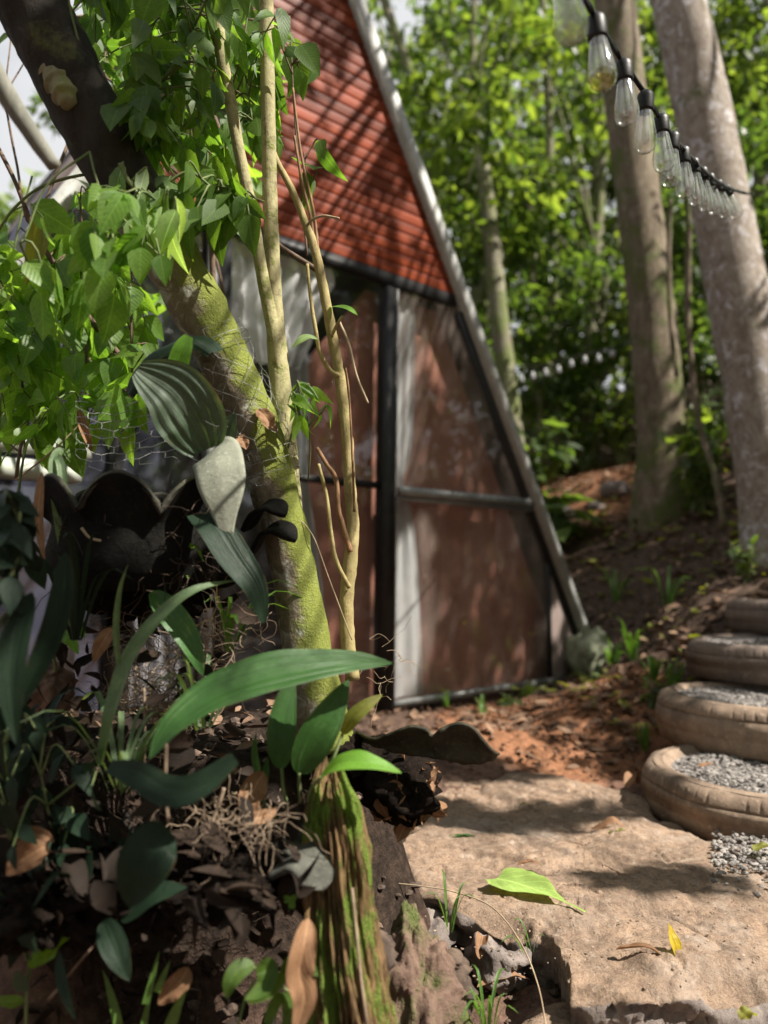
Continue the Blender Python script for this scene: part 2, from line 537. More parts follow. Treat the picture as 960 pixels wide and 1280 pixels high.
nc = len(ct)
A = np.zeros((nc + 3, nc + 3))
d2 = ((ct[:, None, :2] - ct[None, :, :2]) ** 2).sum(-1)
A[:nc, :nc] = _phi(d2) + np.eye(nc) * 0.02
A[:nc, nc] = 1
A[:nc, nc + 1:] = ct[:, :2]
A[nc:, :nc] = A[:nc, nc:].T
wts = np.linalg.solve(A, np.concatenate([ct[:, 2], [0, 0, 0]]))


def ss(a, b, x):
    t = np.clip((x - a) / (b - a), 0, 1)
    return t * t * (3 - 2 * t)


def terr(x, y):
    x = np.atleast_1d(np.asarray(x, dtype=float))
    y = np.atleast_1d(np.asarray(y, dtype=float))
    xx = np.clip(x, -14, 14)
    yy = np.clip(y, -4, 22)
    z = np.full(xx.shape, wts[nc]) + wts[nc + 1] * xx + wts[nc + 2] * yy
    for i in range(nc):
        z += wts[i] * _phi((xx - ct[i, 0]) ** 2 + (yy - ct[i, 1]) ** 2)
    # the bank that carries the mossy tree and the tyre planters
    m = ss(1.20, 1.42, y + 0.06 * np.sin(x * 9) + 0.03 * np.sin(x * 23 + 1)) * (1 - ss(1.75, 2.4, y)) * (1 - ss(-0.12, 0.10, x + 0.05 * np.sin(y * 14))) * ss(-2.6, -1.6, x)
    z += m * (0.40 + 0.04 * np.sin(x * 5 + 2))
    # heap of red earth in front of the cabin
    z += 0.06 * np.exp(-(((x - 0.46) / 0.16) ** 2 + ((y - 3.05) / 0.12) ** 2))
    return z


def zt(x, y):
    return float(terr(x, y)[0])


def nfield(x, y, s, o=0.0, octv=3):
    out = np.zeros(x.shape)
    f = x.ravel(), y.ravel()
    r = np.empty(f[0].size)
    for i in range(f[0].size):
        r[i] = noise.fractal(V((f[0][i] * s, f[1][i] * s, o)), 0.8, 2.1, octv)
    return r.reshape(x.shape)


gx = np.concatenate([np.linspace(-60, -6, 28), np.linspace(-6, -1.2, 60)[1:], np.linspace(-1.2, 2.2, 190)[1:], np.linspace(2.2, 7, 70)[1:], np.linspace(7, 60, 28)[1:]])
gy = np.concatenate([np.linspace(-30, 0.8, 24), np.linspace(0.8, 2.2, 90)[1:], np.linspace(2.2, 5.2, 130)[1:], np.linspace(5.2, 12, 80)[1:], np.linspace(12, 80, 34)[1:]])
GX, GY = np.meshgrid(gx, gy)
GZ = terr(GX.ravel(), GY.ravel()).reshape(GX.shape)
far_ = np.maximum(0, GY - 22) * 0.10
GZ = GZ + far_
GZ += 0.018 * nfield(GX, GY, 7.0, 3.3, 4) + 0.05 * nfield(GX, GY, 1.3, 8.1, 2) * np.clip((GY - 3.2) / 2, 0.1, 1)
GZ += 0.012 * nfield(GX, GY, 26.0, 1.7, 2) * (GY < 6)
red = np.exp(-(((GX - 0.75) / 0.55) ** 2 + ((GY - 3.4) / 0.75) ** 2) ** 2)
q = P(755, 590, 7.2)
red = np.maximum(red, np.exp(-(((GX - q.x) / 0.75) ** 2 + ((GY - q.y) / 1.5) ** 2) ** 2))
hum = np.clip((GY - 2.2) / 1.5, 0, 1) * (1 - red)
bank = ss(1.17, 1.30, GY + 0.05 * np.sin(GX * 11)) * (1 - ss(2.1, 2.8, GY)) * (1 - ss(0.02, 0.3, GX))
verts = np.stack([GX, GY, GZ], -1).reshape(-1, 3)
ny_, nx_ = GX.shape
idx = np.arange(ny_ * nx_).reshape(ny_, nx_)
faces = np.stack([idx[:-1, :-1], idx[:-1, 1:], idx[1:, 1:], idx[1:, :-1]], -1).reshape(-1, 4)
m, nt, out = new_mat('earth')
tc = node(nt, 'TexCoord').outputs['Object']
ar = node(nt, 'Attribute', attribute_name='red_earth').outputs['Fac']
ah = node(nt, 'Attribute', attribute_name='humus').outputs['Fac']
n1 = noise_(nt, tc, 6, 8, 0.7)
n2 = noise_(nt, tc, 45, 6, 0.7)
n3 = noise_(nt, tc, 140, 3, 0.7)
col = mixc(nt, ramp(nt, n2, 0.3, 0.7), (0.10, 0.055, 0.042), (0.22, 0.135, 0.10))
colh = mixc(nt, ramp(nt, n2, 0.35, 0.7), (0.05, 0.034, 0.026), (0.15, 0.10, 0.075))
colr = mixc(nt, ramp(nt, n2, 0.3, 0.75), (0.17, 0.08, 0.042), (0.37, 0.175, 0.095))
col = mixc(nt, ah, col, colh)
rf = ramp(nt, math_(nt, 'ADD', ar, math_(nt, 'MULTIPLY', math_(nt, 'SUBTRACT', n1, 0.5), 1.2)), 0.25, 0.6)
col = mixc(nt, rf, col, colr)
aw = node(nt, 'Attribute', attribute_name='shade_humus').outputs['Fac']
col = mixc(nt, math_(nt, 'MULTIPLY', aw, 0.95), col, mixc(nt, ramp(nt, n2, 0.35, 0.75), (0.012, 0.009, 0.007), (0.05, 0.034, 0.025)))  # the bank's deep shade painted in as near-black earth
col = mixc(nt, math_(nt, 'MULTIPLY', ramp(nt, n1, 0.5, 0.75), 0.45), col, (0.05, 0.035, 0.025))
b = node(nt, 'Bump', {'Strength': 0.8, 'Distance': 0.012, 'Height': math_(nt, 'ADD', n2, math_(nt, 'MULTIPLY', n3, 0.6))}).outputs[0]
pr = node(nt, 'BsdfPrincipled', {'Base Color': col, 'Roughness': 0.95, 'Specular IOR Level': 0.15, 'Normal': b})
nt.links.new(pr.outputs[0], out.inputs[0])
ground = mesh_obj('ground', verts, faces, m)
for nm, arr in (('red_earth', red), ('humus', hum), ('shade_humus', bank)):
    at = ground.data.attributes.new(nm, 'FLOAT', 'POINT')
    at.data.foreach_set('value', arr.ravel().astype(np.float32))
tag(ground, 'bare brown and reddish forest soil rising up a slope', None, None, 'structure')

# ------------------------------------------------------------------ rock slab
MT['rock'] = mat_rough('slab rock', (0.42, 0.29, 0.20), (0.24, 0.175, 0.13), 5.5, 0.95, 0.6, (0.43, 0.345, 0.275), dist=0.005, thr=(0.32, 0.68), spec=.15)
# sandy grain and pits on the slab top
nt = MT['rock'].node_tree
tc = node(nt, 'TexCoord').outputs['Object']
g1 = noise_(nt, tc, 260, 4, 0.8)
g2 = noise_(nt, tc, 60, 5, 0.75)
g3 = noise_(nt, tc, 2.6, 5, 0.6)
pb = [n for n in nt.nodes if n.type == 'BSDF_PRINCIPLED'][0]
old = pb.inputs['Base Color'].links[0].from_socket
ob_ = pb.inputs['Normal'].links[0].from_socket
col = mixc(nt, math_(nt, 'MULTIPLY', ramp(nt, g2, 0.46, 0.64), 0.6), old, (0.15, 0.10, 0.075))
col = mixc(nt, math_(nt, 'MULTIPLY', ramp(nt, g1, 0.50, 0.64), 0.6), col, (0.10, 0.075, 0.06))
col = mixc(nt, math_(nt, 'MULTIPLY', ramp(nt, g3, 0.52, 0.66), 0.45), col, (0.42, 0.36, 0.31))
nb = node(nt, 'Bump', {'Strength': 1.0, 'Distance': 0.006, 'Height': math_(nt, 'ADD', g2, math_(nt, 'MULTIPLY', g1, 0.5)), 'Normal': ob_}).outputs[0]
nt.links.new(col, pb.inputs['Base Color'])
nt.links.new(nb, pb.inputs['Normal'])
MT['rock_face'] = mat_rough('broken rock', (0.16, 0.13, 0.12), (0.30, 0.25, 0.22), 14, 0.9, 0.8, (0.09, 0.075, 0.07))


def slab(name, outline, z, thick, mat, label, cat, rings=100, nper=640, rough=0.012, chips=0.03, seed=0.0, under=0.75):
    pts, _ = spline([V((p[0], p[1], 0)) for p in outline + outline[:1]], nper + 1)
    pts = pts[:-1]
    c = sum(pts, V()) / len(pts)
    n = len(pts)
    vs, fs = [], []
    for j in range(rings + 1):
        f = j / rings
        for i, p in enumerate(pts):
            e = p + (p - c).normalized() * (chips * noise.fractal(V((p.x * 9, p.y * 9, seed)), 1.1, 2, 3))
            q = c.lerp(e, f)
            h = rough * noise.fractal(V((q.x * 5, q.y * 5, seed + 4)), 0.7, 2, 5)
            h += rough * 0.16 * noise.fractal(V((q.x * 45, q.y * 45, seed + 9)), 0.6, 2, 4) - 0.004 * smooth(.25, .5, noise.noise(V((q.x * 26, q.y * 26, seed + 3))))
            cz = noise.noise(V((q.x * 2.3 + 7, q.y * 3.4, seed + 6))) + .25 * noise.noise(V((q.x * 11, q.y * 13, seed)))
            h -= 0.009 * max(0, 1 - abs(cz) / 0.018)
            ridge = noise.noise(V((q.x * 3.1 + q.y * 1.5, q.y * 4.2, seed + 2)))
            h += 0.012 * smooth(0.0, 0.08, ridge) - 0.006
            edge = (1 - f) * (e - c).length
            bite = max(0.0, noise.noise(V((e.x * 7, e.y * 7, seed + 1)))) * 0.09
            h -= smooth(bite + 0.012, 0.0, edge) * (0.012 + bite * 0.7)
            vs.append(V((q.x, q.y, z + h)))
    side = 10
    for j in range(1, side + 1):
        f = j / side
        for i, p in enumerate(pts):
            b = vs[rings * n + i]
            d = (p - c).normalized()
            q = V((b.x, b.y, b.z - thick * f)) - d * (thick * (1 - under) * f)
            q += d * (0.03 * noise.fractal(V((q.x * 12, q.y * 12, q.z * 26 + seed)), 0.8, 2, 4)) * (1 if j < side else 0.3)
            vs.append(q)
    tot = rings + side
    for j in range(tot):
        for i in range(n):
            k = (i + 1) % n
            fs.append((j * n + i, j * n + k, (j + 1) * n + k, (j + 1) * n + i) if j else (i, k, n + k, n + i))
    o = mesh_obj(name, vs, [f[::-1] for f in fs], None)
    o.data.materials.append(MT['rock'] if mat is None else mat)
    o.data.materials.append(MT['rock_face'])
    nf = rings * n
    o.data.polygons.foreach_set('material_index', [0 if i < nf else 1 for i in range(len(fs))])
    if label:
        tag(o, label, cat)
    return o


def gz(x, y, z=0.0):
    q = PG(x, y, z)
    return (q.x, q.y)


slab('rock_slab', [gz(*a) for a in ((712, 1236), (780, 1243), (850, 1232), (940, 1224), (1060, 1180), (1090, 1110), (1000, 1062), (905, 1050), (830, 1015), (770, 985), (690, 968), (610, 958), (560, 972), (530, 1005), (505, 1040), (500, 1085), (535, 1120), (590, 1140), (650, 1150), (690, 1172), (705, 1205))],
     0.0, 0.12, None, 'wide flat tan rock slab with chipped edges at foot of tyre steps', 'rock slab')
slab('broken_stone', [gz(*a, -0.02) for a in ((470, 1062), (500, 1068), (540, 1052), (570, 1020), (560, 995), (520, 990), (470, 1012), (452, 1040))],
     -0.015, 0.10, None, 'pale grey flat stone beside dark root ball left of the big slab', 'stone', 14, 120, seed=5.0)
slab('stepping_rock', [gz(*a, -0.09) for a in ((640, 1290), (700, 1262), (800, 1252), (900, 1250), (1000, 1240), (1020, 1330), (850, 1400), (660, 1400))],
     -0.075, 0.1, None, 'rough lower rock ledge in front of the wide slab', 'rock', 20, 200, rough=0.02, chips=0.05, seed=12.0)
for lab, pl, zz, th, sd in (('dark grey chipped stone under the slab edge behind grass blades', ((505, 1100), (560, 1112), (585, 1140), (560, 1165), (520, 1150)), -0.03, 0.1, 21.0),
                            ('angular dark stone wedged under the slab near the green leaf', ((590, 1142), (650, 1150), (668, 1178), (640, 1196), (600, 1185)), -0.035, 0.1, 27.0)):
    slab('chipped_stone', [gz(*a, zz) for a in pl], zz, th, MT['rock_face'], lab, 'stone', 10, 60, rough=0.03, chips=0.03, seed=sd)

# ------------------------------------------------------------------ tyre steps
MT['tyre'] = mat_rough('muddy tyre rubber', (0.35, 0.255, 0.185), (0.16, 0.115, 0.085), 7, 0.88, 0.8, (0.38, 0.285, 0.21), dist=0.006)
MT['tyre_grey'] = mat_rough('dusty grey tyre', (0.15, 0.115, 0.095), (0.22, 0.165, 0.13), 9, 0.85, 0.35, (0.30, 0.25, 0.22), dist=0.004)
MT['gravel'] = mat_rough('gravel', (0.30, 0.275, 0.255), (0.19, 0.17, 0.16), 30, 0.85, 0.2, island=0.45)
TR = 0.352


def tyre(center, ztop, w, label, mat, tilt=(0, 0), R_=TR):
    c = V((center[0], center[1], ztop))
    t = thing('tyre_step', (c.x, c.y, ztop - w), label, 'tyre', 'half buried tyres laid as steps')
    rot = V((tilt[0], tilt[1], 1)).normalized().to_track_quat('Z', 'Y')

    def xf(mb):
        mb.v = [rot @ p + c for p in mb.v]
        return mb
    seg = 180
    # tread with two grooves and cut sipes
    prof = [(R_ * 0.90, -0.004), (R_ * 0.945, -0.012), (R_ * 0.972, -0.026), (R_ * 0.985, -0.038), (R_ * 0.987, -0.042), (R_ * 0.978, -0.043), (R_ * 0.978, -0.0455), (R_ * 0.99, -0.047), (R_, -0.075), (R_, -w * 0.5),
            (R_ * 0.992, -w * 0.62), (R_ * 0.985, -w * 0.63), (R_ * 0.985, -w * 0.645), (R_ * 0.985, -w * 0.66), (R_ * 0.95, -w * 0.93), (R_ * 0.88, -w)]

    def mod(th, i, r, z):
        k = (th * 64 / (2 * math.pi)) % 1
        s = 0.0
        if 2 <= i <= 4 and k < 0.12 and noise.noise(V((th * 3, c.x, 0))) > -.25:
            s = 0.0035
        q = noise.noise(V((math.cos(th) * 2.5, math.sin(th) * 2.5, z * 8 + c.x))) * 0.010
        return r - s + q, z
    tr = xf(MB().lathe(prof, 640, mod=mod)).build('tread', mat, t)
    prof2 = [(R_ * 0.90, -0.004), (R_ * 0.87, 0.0), (R_ * 0.83, -0.003), (R_ * 0.825, -0.001), (R_ * 0.815, -0.001), (R_ * 0.81, -0.006), (R_ * 0.72, -0.03), (R_ * 0.66, -0.04), (R_ * 0.64, -0.06), (R_ * 0.7, -0.09)]
    xf(MB().lathe(prof2, 90)).build('sidewall', mat, t)
    # gravel fill
    vs, fs = [], []
    base = ico_pts
    for _ in range(2300):
        a = rnd.random() * 2 * math.pi
        r = (rnd.random() ** 0.5) * R_ * 0.79
        s = rnd.uniform(0.003, 0.0075)
        ctr = rot @ V((math.cos(a) * r, math.sin(a) * r, -0.012 + 0.016 * noise.noise(V((a, r * 9, c.x))) - rnd.random() * 0.006)) + c
        e = [V((rnd.gauss(0, 1), rnd.gauss(0, 1), rnd.gauss(0, 1))).normalized() for _ in range(3)]
        bx = len(vs)
        sq = (rnd.uniform(.7, 1.3), rnd.uniform(.6, 1.1), rnd.uniform(.4, .8))
        for p in base[0]:
            vs.append(ctr + V((p[0] * sq[0], p[1] * sq[1], p[2] * sq[2])) * s * rnd.uniform(.85, 1.15))
        fs += [tuple(i + bx for i in f) for f in base[1]]
    mb = MB()
    n = 40
    pl = [rot @ V((math.cos(i / n * 6.2832) * R_ * 0.81, math.sin(i / n * 6.2832) * R_ * 0.81, -0.024)) + c for i in range(n)]
    bx = len(vs)
    vs += pl
    fs.append(tuple(range(bx, bx + n)))
    g = mesh_obj('gravel', vs, fs, MT['gravel'], None, None, False)
    tag(g, 'pale grey gravel filling a tyre step', 'gravel', None, 'stuff')
    return t


t_ = (1 + 5 ** .5) / 2
iv = [V(p).normalized() for p in ((-1, t_, 0), (1, t_, 0), (-1, -t_, 0), (1, -t_, 0), (0, -1, t_), (0, 1, t_), (0, -1, -t_), (0, 1, -t_), (t_, 0, -1), (t_, 0, 1), (-t_, 0, -1), (-t_, 0, 1))]
ifc = [(0, 11, 5), (0, 5, 1), (0, 1, 7), (0, 7, 10), (0, 10, 11), (1, 5, 9), (5, 11, 4), (11, 10, 2), (10, 7, 6), (7, 1, 8), (3, 9, 4), (3, 4, 2), (3, 2, 6), (3, 6, 8), (3, 8, 9), (4, 9, 5), (2, 4, 11), (6, 2, 10), (8, 6, 7), (9, 8, 1)]
ico_pts = (iv, ifc)

TY = [(956, 960, 2.36, 0.15, 'lowest tan tyre step touching the rock slab, leaf on its gravel', 'tyre', (0.02, -0.02)),
      (949, 868, 2.78, 0.17, 'second tan tyre step with moss patch on its side', 'tyre', (0.02, 0.0)),
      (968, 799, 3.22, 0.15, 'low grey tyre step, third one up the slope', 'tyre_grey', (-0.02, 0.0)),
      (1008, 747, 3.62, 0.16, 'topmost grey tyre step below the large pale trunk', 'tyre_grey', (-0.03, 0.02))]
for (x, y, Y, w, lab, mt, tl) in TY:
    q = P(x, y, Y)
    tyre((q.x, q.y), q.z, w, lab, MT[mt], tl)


def pebbles(name, n, fn, smin, smax, mat, label, kind='stuff'):
    vs, fs = [], []
    for _ in range(n):
        ctr = fn()
        if ctr is None:
            continue
        s = rnd.uniform(smin, smax)
        bx = len(vs)
        sq = (rnd.uniform(.7, 1.3), rnd.uniform(.6, 1.2), rnd.uniform(.45, .9))
        for p in iv:
            vs.append(ctr + V((p[0] * sq[0], p[1] * sq[1], p[2] * sq[2])) * s * rnd.uniform(.75, 1.25))
        fs += [tuple(i + bx for i in f) for f in ifc]
    o = mesh_obj(name, vs, fs, mat, None, None, False)
    return tag(o, label, name.replace('_', ' '), None, kind)


def gfun():
    q = PG(rnd.uniform(890, 1010), rnd.gauss(1062, 17), 0.012)
    return q + V((0, 0, rnd.uniform(-.006, .006)))


pebbles('gravel', 700, gfun, 0.003, 0.008, MT['gravel'], 'pale gravel spilled on the slab in front of lowest tyre')
MT['clod'] = mat_rough('earth clods', (0.10, 0.055, 0.036), (0.24, 0.13, 0.08), 30, 0.95, 0.5, island=0.4)
MT['clod_dark'] = mat_rough('dark clods', (0.07, 0.05, 0.04), (0.17, 0.12, 0.09), 30, 0.95, 0.5, island=0.4)


def sfun():
    x, y = rnd.gauss(0.8, 0.3), rnd.gauss(3.4, 0.4)
    return V((x, y, zt(x, y) + 0.01))


pebbles('crumbled_earth_rubble', 900, sfun, 0.003, 0.013, MT['clod'], 'reddish crumbled earth in front of the cabin glass')


def ffun():
    x, y = rnd.uniform(-0.5, 0.5), rnd.uniform(0.95, 1.7)
    return V((x, y, zt(x, y) + 0.006))


pebbles('loose_rubble', 700, ffun, 0.003, 0.013, MT['clod_dark'], 'dark crumbs of earth below the slab and bank')
# metal ring half sunk beside the gravel
mb = MB()
c = PG(985, 1062, 0.01)
mb.tube([c + V((math.cos(a) * 0.15, math.sin(a) * 0.15, 0.0)) for a in np.linspace(math.pi * 0.95, math.pi * 1.75, 24)], 0.006, 6)
tag(mb.build('metal_hoop', mat_rough('dark iron', (0.06, 0.05, 0.045), (0.14, 0.10, 0.08), 40)), 'thin dark iron hoop sunk round the gravel patch', 'hoop')

# ------------------------------------------------------------------ cabin
O = V((0.0104 * 3.6, 3.6, 0))
DV = V((0.754, 0.657, 0)).normalized()
NV = V((DV.y, -DV.x, 0))


def FP(x, y, off=0.0):
    """facade coordinates (t, z) of a photo pixel, on the facade plane moved off metres towards the viewer"""
    d = ray(x, y)
    o = O + NV * off
    k = ((o - V((0, 0, CAM_Z))).dot(NV)) / d.dot(NV)
    p = V((0, 0, CAM_Z)) + d * k
    return ((p - o).dot(DV), p.z)


def FW(t, z, off=0.0):
    q = O + DV * t + NV * off
    return V((q.x, q.y, z))


def fprism(mb, poly, o0, o1):
    return mb.prism([FW(t, z, o0) for t, z in poly], NV * (o1 - o0))


def bar(mb, a, b, w, o0, o1, side=0):
    """straight bar in the facade plane from a to b, w wide (side 0 centred, 1 to the left of travel, -1 right)"""
    a, b = V((a[0], a[1])), V((b[0], b[1]))
    d = (b - a).normalized()
    n = V((-d.y, d.x))
    l, r = (w / 2, -w / 2) if side == 0 else ((w, 0) if side > 0 else (0, -w))
    return fprism(mb, [a + n * r, b + n * r, b + n * l, a + n * l], o0, o1)


re0, re1 = FP(446, 0), FP(738, 812)      # outer line of the right roof edge
slope = (re1[0] - re0[0]) / (re1[1] - re0[1])
lp = FP(62, 250)
# symmetric left edge through lp
zA = (lp[0] + re0[0]) / 1.0
def t_right(z): return re0[0] + slope * (z - re0[1])
apz = None
# left: t = tl0 - slope*(z - lp.z); apex where both meet
zap = lp[1] + (lp[0] - t_right(lp[1])) / (2 * slope)
tap = t_right(zap)
def t_left(z): return 2 * tap - t_right(z)
zl = FP(500, 345)[1]                      # underside of the cladding
zb = FP(600, 868)[1]                      # foot of the glass
print('facade apex', tap, zap, 'lintel', zl, 'foot', zb, 'slope', slope)
MT['siding'] = None
m, nt, out = new_mat('varnished red siding')
tc = node(nt, 'TexCoord').outputs['Object']
mp = node(nt, 'Mapping', {0: tc, 'Rotation': (0, 0, -math.atan2(DV.y, DV.x)), 'Scale': (1, 1, 1)}).outputs[0]
mp2 = node(nt, 'Mapping', {0: mp, 'Scale': (1.2, 10, 34)}).outputs[0]
n1 = noise_(nt, mp2, 1.6, 6, 0.65, 0.4)
n2 = noise_(nt, tc, 3.0, 4, 0.6)
rv = node(nt, 'NewGeometry').outputs['Random Per Island']
col = mixc(nt, ramp(nt, n1, 0.25, 0.75), (0.11, 0.016, 0.005), (0.245, 0.045, 0.012))
col = mixc(nt, math_(nt, 'MULTIPLY', ramp(nt, n2, 0.45, 0.8), 0.35), col, (0.15, 0.05, 0.035))
col = mixc(nt, 1.0, col, mixc(nt, rv, (0.6,) * 3, (1.35,) * 3), 'MULTIPLY')
bp = node(nt, 'Bump', {'Strength': 0.2, 'Distance': 0.002, 'Height': n1}).outputs[0]
pr = node(nt, 'BsdfPrincipled', {'Base Color': col, 'Roughness': 0.45, 'Specular IOR Level': 0.2, 'Normal': bp})
nt.links.new(pr.outputs[0], out.inputs[0])
MT['siding'] = m
MT['black'] = mat_rough('black painted frame', (0.012, 0.012, 0.013), (0.022, 0.021, 0.02), 25, 0.45, 0.1)
MT['alu'] = mat_rough('weathered grey metal', (0.30, 0.30, 0.29), (0.20, 0.20, 0.195), 12, 0.45, 0.1, (0.12, 0.12, 0.12), metal=0.4)
MT['fascia'] = mat_rough('pale grey painted edge', (0.46, 0.46, 0.44), (0.36, 0.36, 0.34), 9, 0.55, 0.15, (0.24, 0.24, 0.22))
MT['brown_board'] = mat_rough('brown interior board', (0.34, 0.15, 0.105), (0.28, 0.12, 0.085), 4, 0.7, 0.1)
MT['navy'] = mat_rough('navy interior shade', (0.022, 0.024, 0.045), (0.035, 0.038, 0.062), 6, 0.8, 0.1)
MT['grey_in'] = mat_rough('grey interior wall', (0.055, 0.045, 0.045), (0.075, 0.062, 0.06), 5, 0.8, 0.1)
MT['roof'] = mat_rough('dark roof sheet', (0.07, 0.05, 0.045), (0.11, 0.08, 0.07), 8, 0.6, 0.2)
MT['glass'] = mat_glass('dusty glass', 0.085, dustcol=(0.5, 0.40, 0.35))
MT['glass_clear'] = mat_glass('clear glass', 0.015, dustcol=(0.3, 0.3, 0.33))
MT['white_sill'] = mat_rough('pale green white paint', (0.52, 0.55, 0.48), (0.42, 0.45, 0.38), 8, 0.6, 0.1)
cab = thing('cabin', O, 'triangular timber cabin with red slatted gable over glass front', 'cabin')
mb = MB()
pitch_ = 0.056
z = zl
while z < zap - 0.05:
    tl, tr2 = t_left(z + pitch_ / 2) + 0.02, t_right(z + pitch_ / 2) - 0.015
    prof = [(0.0, 0.001), (0.0012, 0.003), (0.0018, 0.012), (0.0022, 0.027), (0.0018, 0.043), (0.0012, 0.0505), (0.0, 0.052), (-0.005, 0.0535), (-0.005, 0.057)]
    dz = rnd.uniform(-0.001, 0.001)
    vs = [FW(t, z + b_ + dz, a_) for t in (tl, (tl + tr2) / 2, tr2) for a_, b_ in prof]
    k = len(prof)
    fs = [(j * k + i, (j + 1) * k + i, (j + 1) * k + i + 1, j * k + i + 1) for j in range(2) for i in range(k - 1)]
    mb.add(vs, fs)
    z += pitch_
mb.build('gable_cladding', MT['siding'], cab)
mb = MB()
fprism(mb, [(t_left(zl), zl), (t_right(zl) - .01, zl), (tap, zap - 0.02)], -0.05, -0.012)
mb.build('gable_backing', MT['roof'], cab)
# roof slopes and pale edge boards
zr = re1[1] - 0.02
for sgn, nm in ((1, 'right'), (-1, 'left')):
    f = t_right if sgn > 0 else t_left
    zlow = zr if sgn > 0 else 0.1
    mb = MB()
    bar(mb, (f(zlow), zlow), (f(zap), zap), 0.062, -0.05, 0.045, 1 if sgn > 0 else -1)
    mb.build('edge_board', MT['fascia'], cab)
    mb = MB()
    bar(mb, (f(zlow) - sgn * 0.004, zlow), (f(zap) - sgn * .004, zap - .01), 0.05, -4.2, -0.051, 1 if sgn > 0 else -1)
    mb.build('roof', MT['roof'], cab)
# black head beam
mb = MB()
fprism(mb, [(t_left(zl) + 0.06, zl - 0.058), (t_right(zl - .04) - 0.075, zl - 0.058), (t_right(zl) - 0.075, zl - 0.002), (t_left(zl) + 0.06, zl - 0.002)], -0.06, 0.004)
mb.build('head_beam', MT['black'], cab)
# door post (three parallel profiles)
zp0 = zb - 0.02
tpL, tpR = FP(472, 800)[0], FP(488, 800)[0]
mb = MB()
fprism(mb, [(tpL + 0.012, zp0), (tpR, zp0), (tpR + 0.03, zl - 0.077), (tpL + 0.045, zl - 0.077)], -0.05, 0.02)
mb.build('door_post', MT['black'], cab)
mb = MB()
bar(mb, (tpR + 0.003, zp0), (tpR + 0.033, zl - 0.077), 0.012, -0.03, 0.012, -1)
mb.build('post_trim', MT['alu'], cab)
# sloping black frame inside the roof edge
mb = MB()
bar(mb, (t_right(zb + .28) - 0.068, zb + 0.28), (t_right(zl - .08) - 0.068, zl - 0.08), 0.04, -0.03, 0.012, 1)
mb.build('sloping_frame', MT['black'], cab)
# mid rail
r0, r1 = FP(497, 612), FP(650, 630)
zm = (r0[1] + r1[1]) / 2
mb = MB()
bar(mb, (r0[0], zm), (t_right(zm) - 0.07, zm), 0.045, -0.02, 0.03)
bar(mb, (r0[0], zm - 0.035), (t_right(zm) - 0.07, zm - 0.035), 0.018, -0.02, 0.016)
mb.build('middle_rail', MT['alu'], cab)
# corner divider
dv = FP(687, 800)[0]
mb = MB()
bar(mb, (dv, zb), (dv, (dv + 0.07 - t_right(0)) / slope if slope else zl), 0.022, -0.02, 0.008)
mb.build('corner_divider', MT['black'], cab)
mb = MB()
bar(mb, (tpR + .02, zb), (dv + 0.2, zb), 0.03, -0.03, 0.01, 1)
mb.build('bottom_rail', MT['alu'], cab)
# panes
def zr_at(t): return re0[1] + (t - re0[0]) / slope
zt_top = zl - 0.062
mb = MB(); fprism(mb, [(tpR + 0.02, zm + 0.025), (t_right(zm) - 0.10, zm + 0.025), (t_right(zt_top) - 0.10, zt_top), (tpR + 0.04, zt_top)], -0.012, -0.006); mb.build('glass_pane', MT['glass'], cab, False)
mb = MB(); fprism(mb, [(tpR + 0.02, zb + 0.03), (dv - 0.012, zb + 0.03), (dv - 0.012, zr_at(dv + 0.07)), (t_right(zm) - 0.09, zm - 0.045), (tpR + 0.02, zm - 0.045)], -0.012, -0.006); mb.build('glass_pane', MT['glass'], cab, False)
mb = MB(); fprism(mb, [(dv + 0.012, zb + 0.01), (t_right(zb + .01) - 0.066, zb + 0.01), (dv + 0.012, zr_at(dv + 0.07))], -0.012, -0.004); mb.build('corner_panel', mat_rough('dull plastic panel', (0.26, 0.205, 0.185), (0.21, 0.16, 0.145), 6, 0.5, 0.1), cab, False)
# sliding door left of the post
tdL = FP(262, 500)[0]
mb = MB(); fprism(mb, [(tdL + .05, zb), (tpL + 0.015, zb), (tpL + 0.05, zt_top), (tdL + .05, zt_top)], -0.016, -0.010); mb.build('glass_pane', MT['glass_clear'], cab, False)
rd = FP(440, 603)[1]
mb = MB(); bar(mb, (tdL + .05, rd), (tpL + .02, rd), 0.03, -0.03, -0.002); mb.build('door_rail', MT['black'], cab)
for xx, ww, mt_ in ((266, 0.03, 'alu'), (280, 0.05, 'black'), (150, 0.05, 'black')):
    tt = FP(xx, 400)[0]
    mb = MB(); bar(mb, (tt, zb), (tt, zt_top), ww, -0.04, 0.012); mb.build('window_post', MT[mt_], cab)
mb = MB(); fprism(mb, [(t_left(zb), zb), (tdL - .04, zb), (tdL - .04, zt_top), (t_left(zt_top) + .06, zt_top)], -0.016, -0.010); mb.build('glass_pane', MT['glass_clear'], cab, False)
# sills on the left
for px0, py0, px1, py1, w in ((-20, 548, 112, 560, 0.075), (20, 585, 100, 592, 0.06)):
    a, b_ = FP(px0, py0, 0.1), FP(px1, py1, 0.1)
    mb = MB(); bar(mb, (a[0] - .6, b_[1]), (b_[0], b_[1]), w, 0.0 if w > .07 else 0.02, 0.12); mb.build('window_sill', MT['white_sill'], cab)
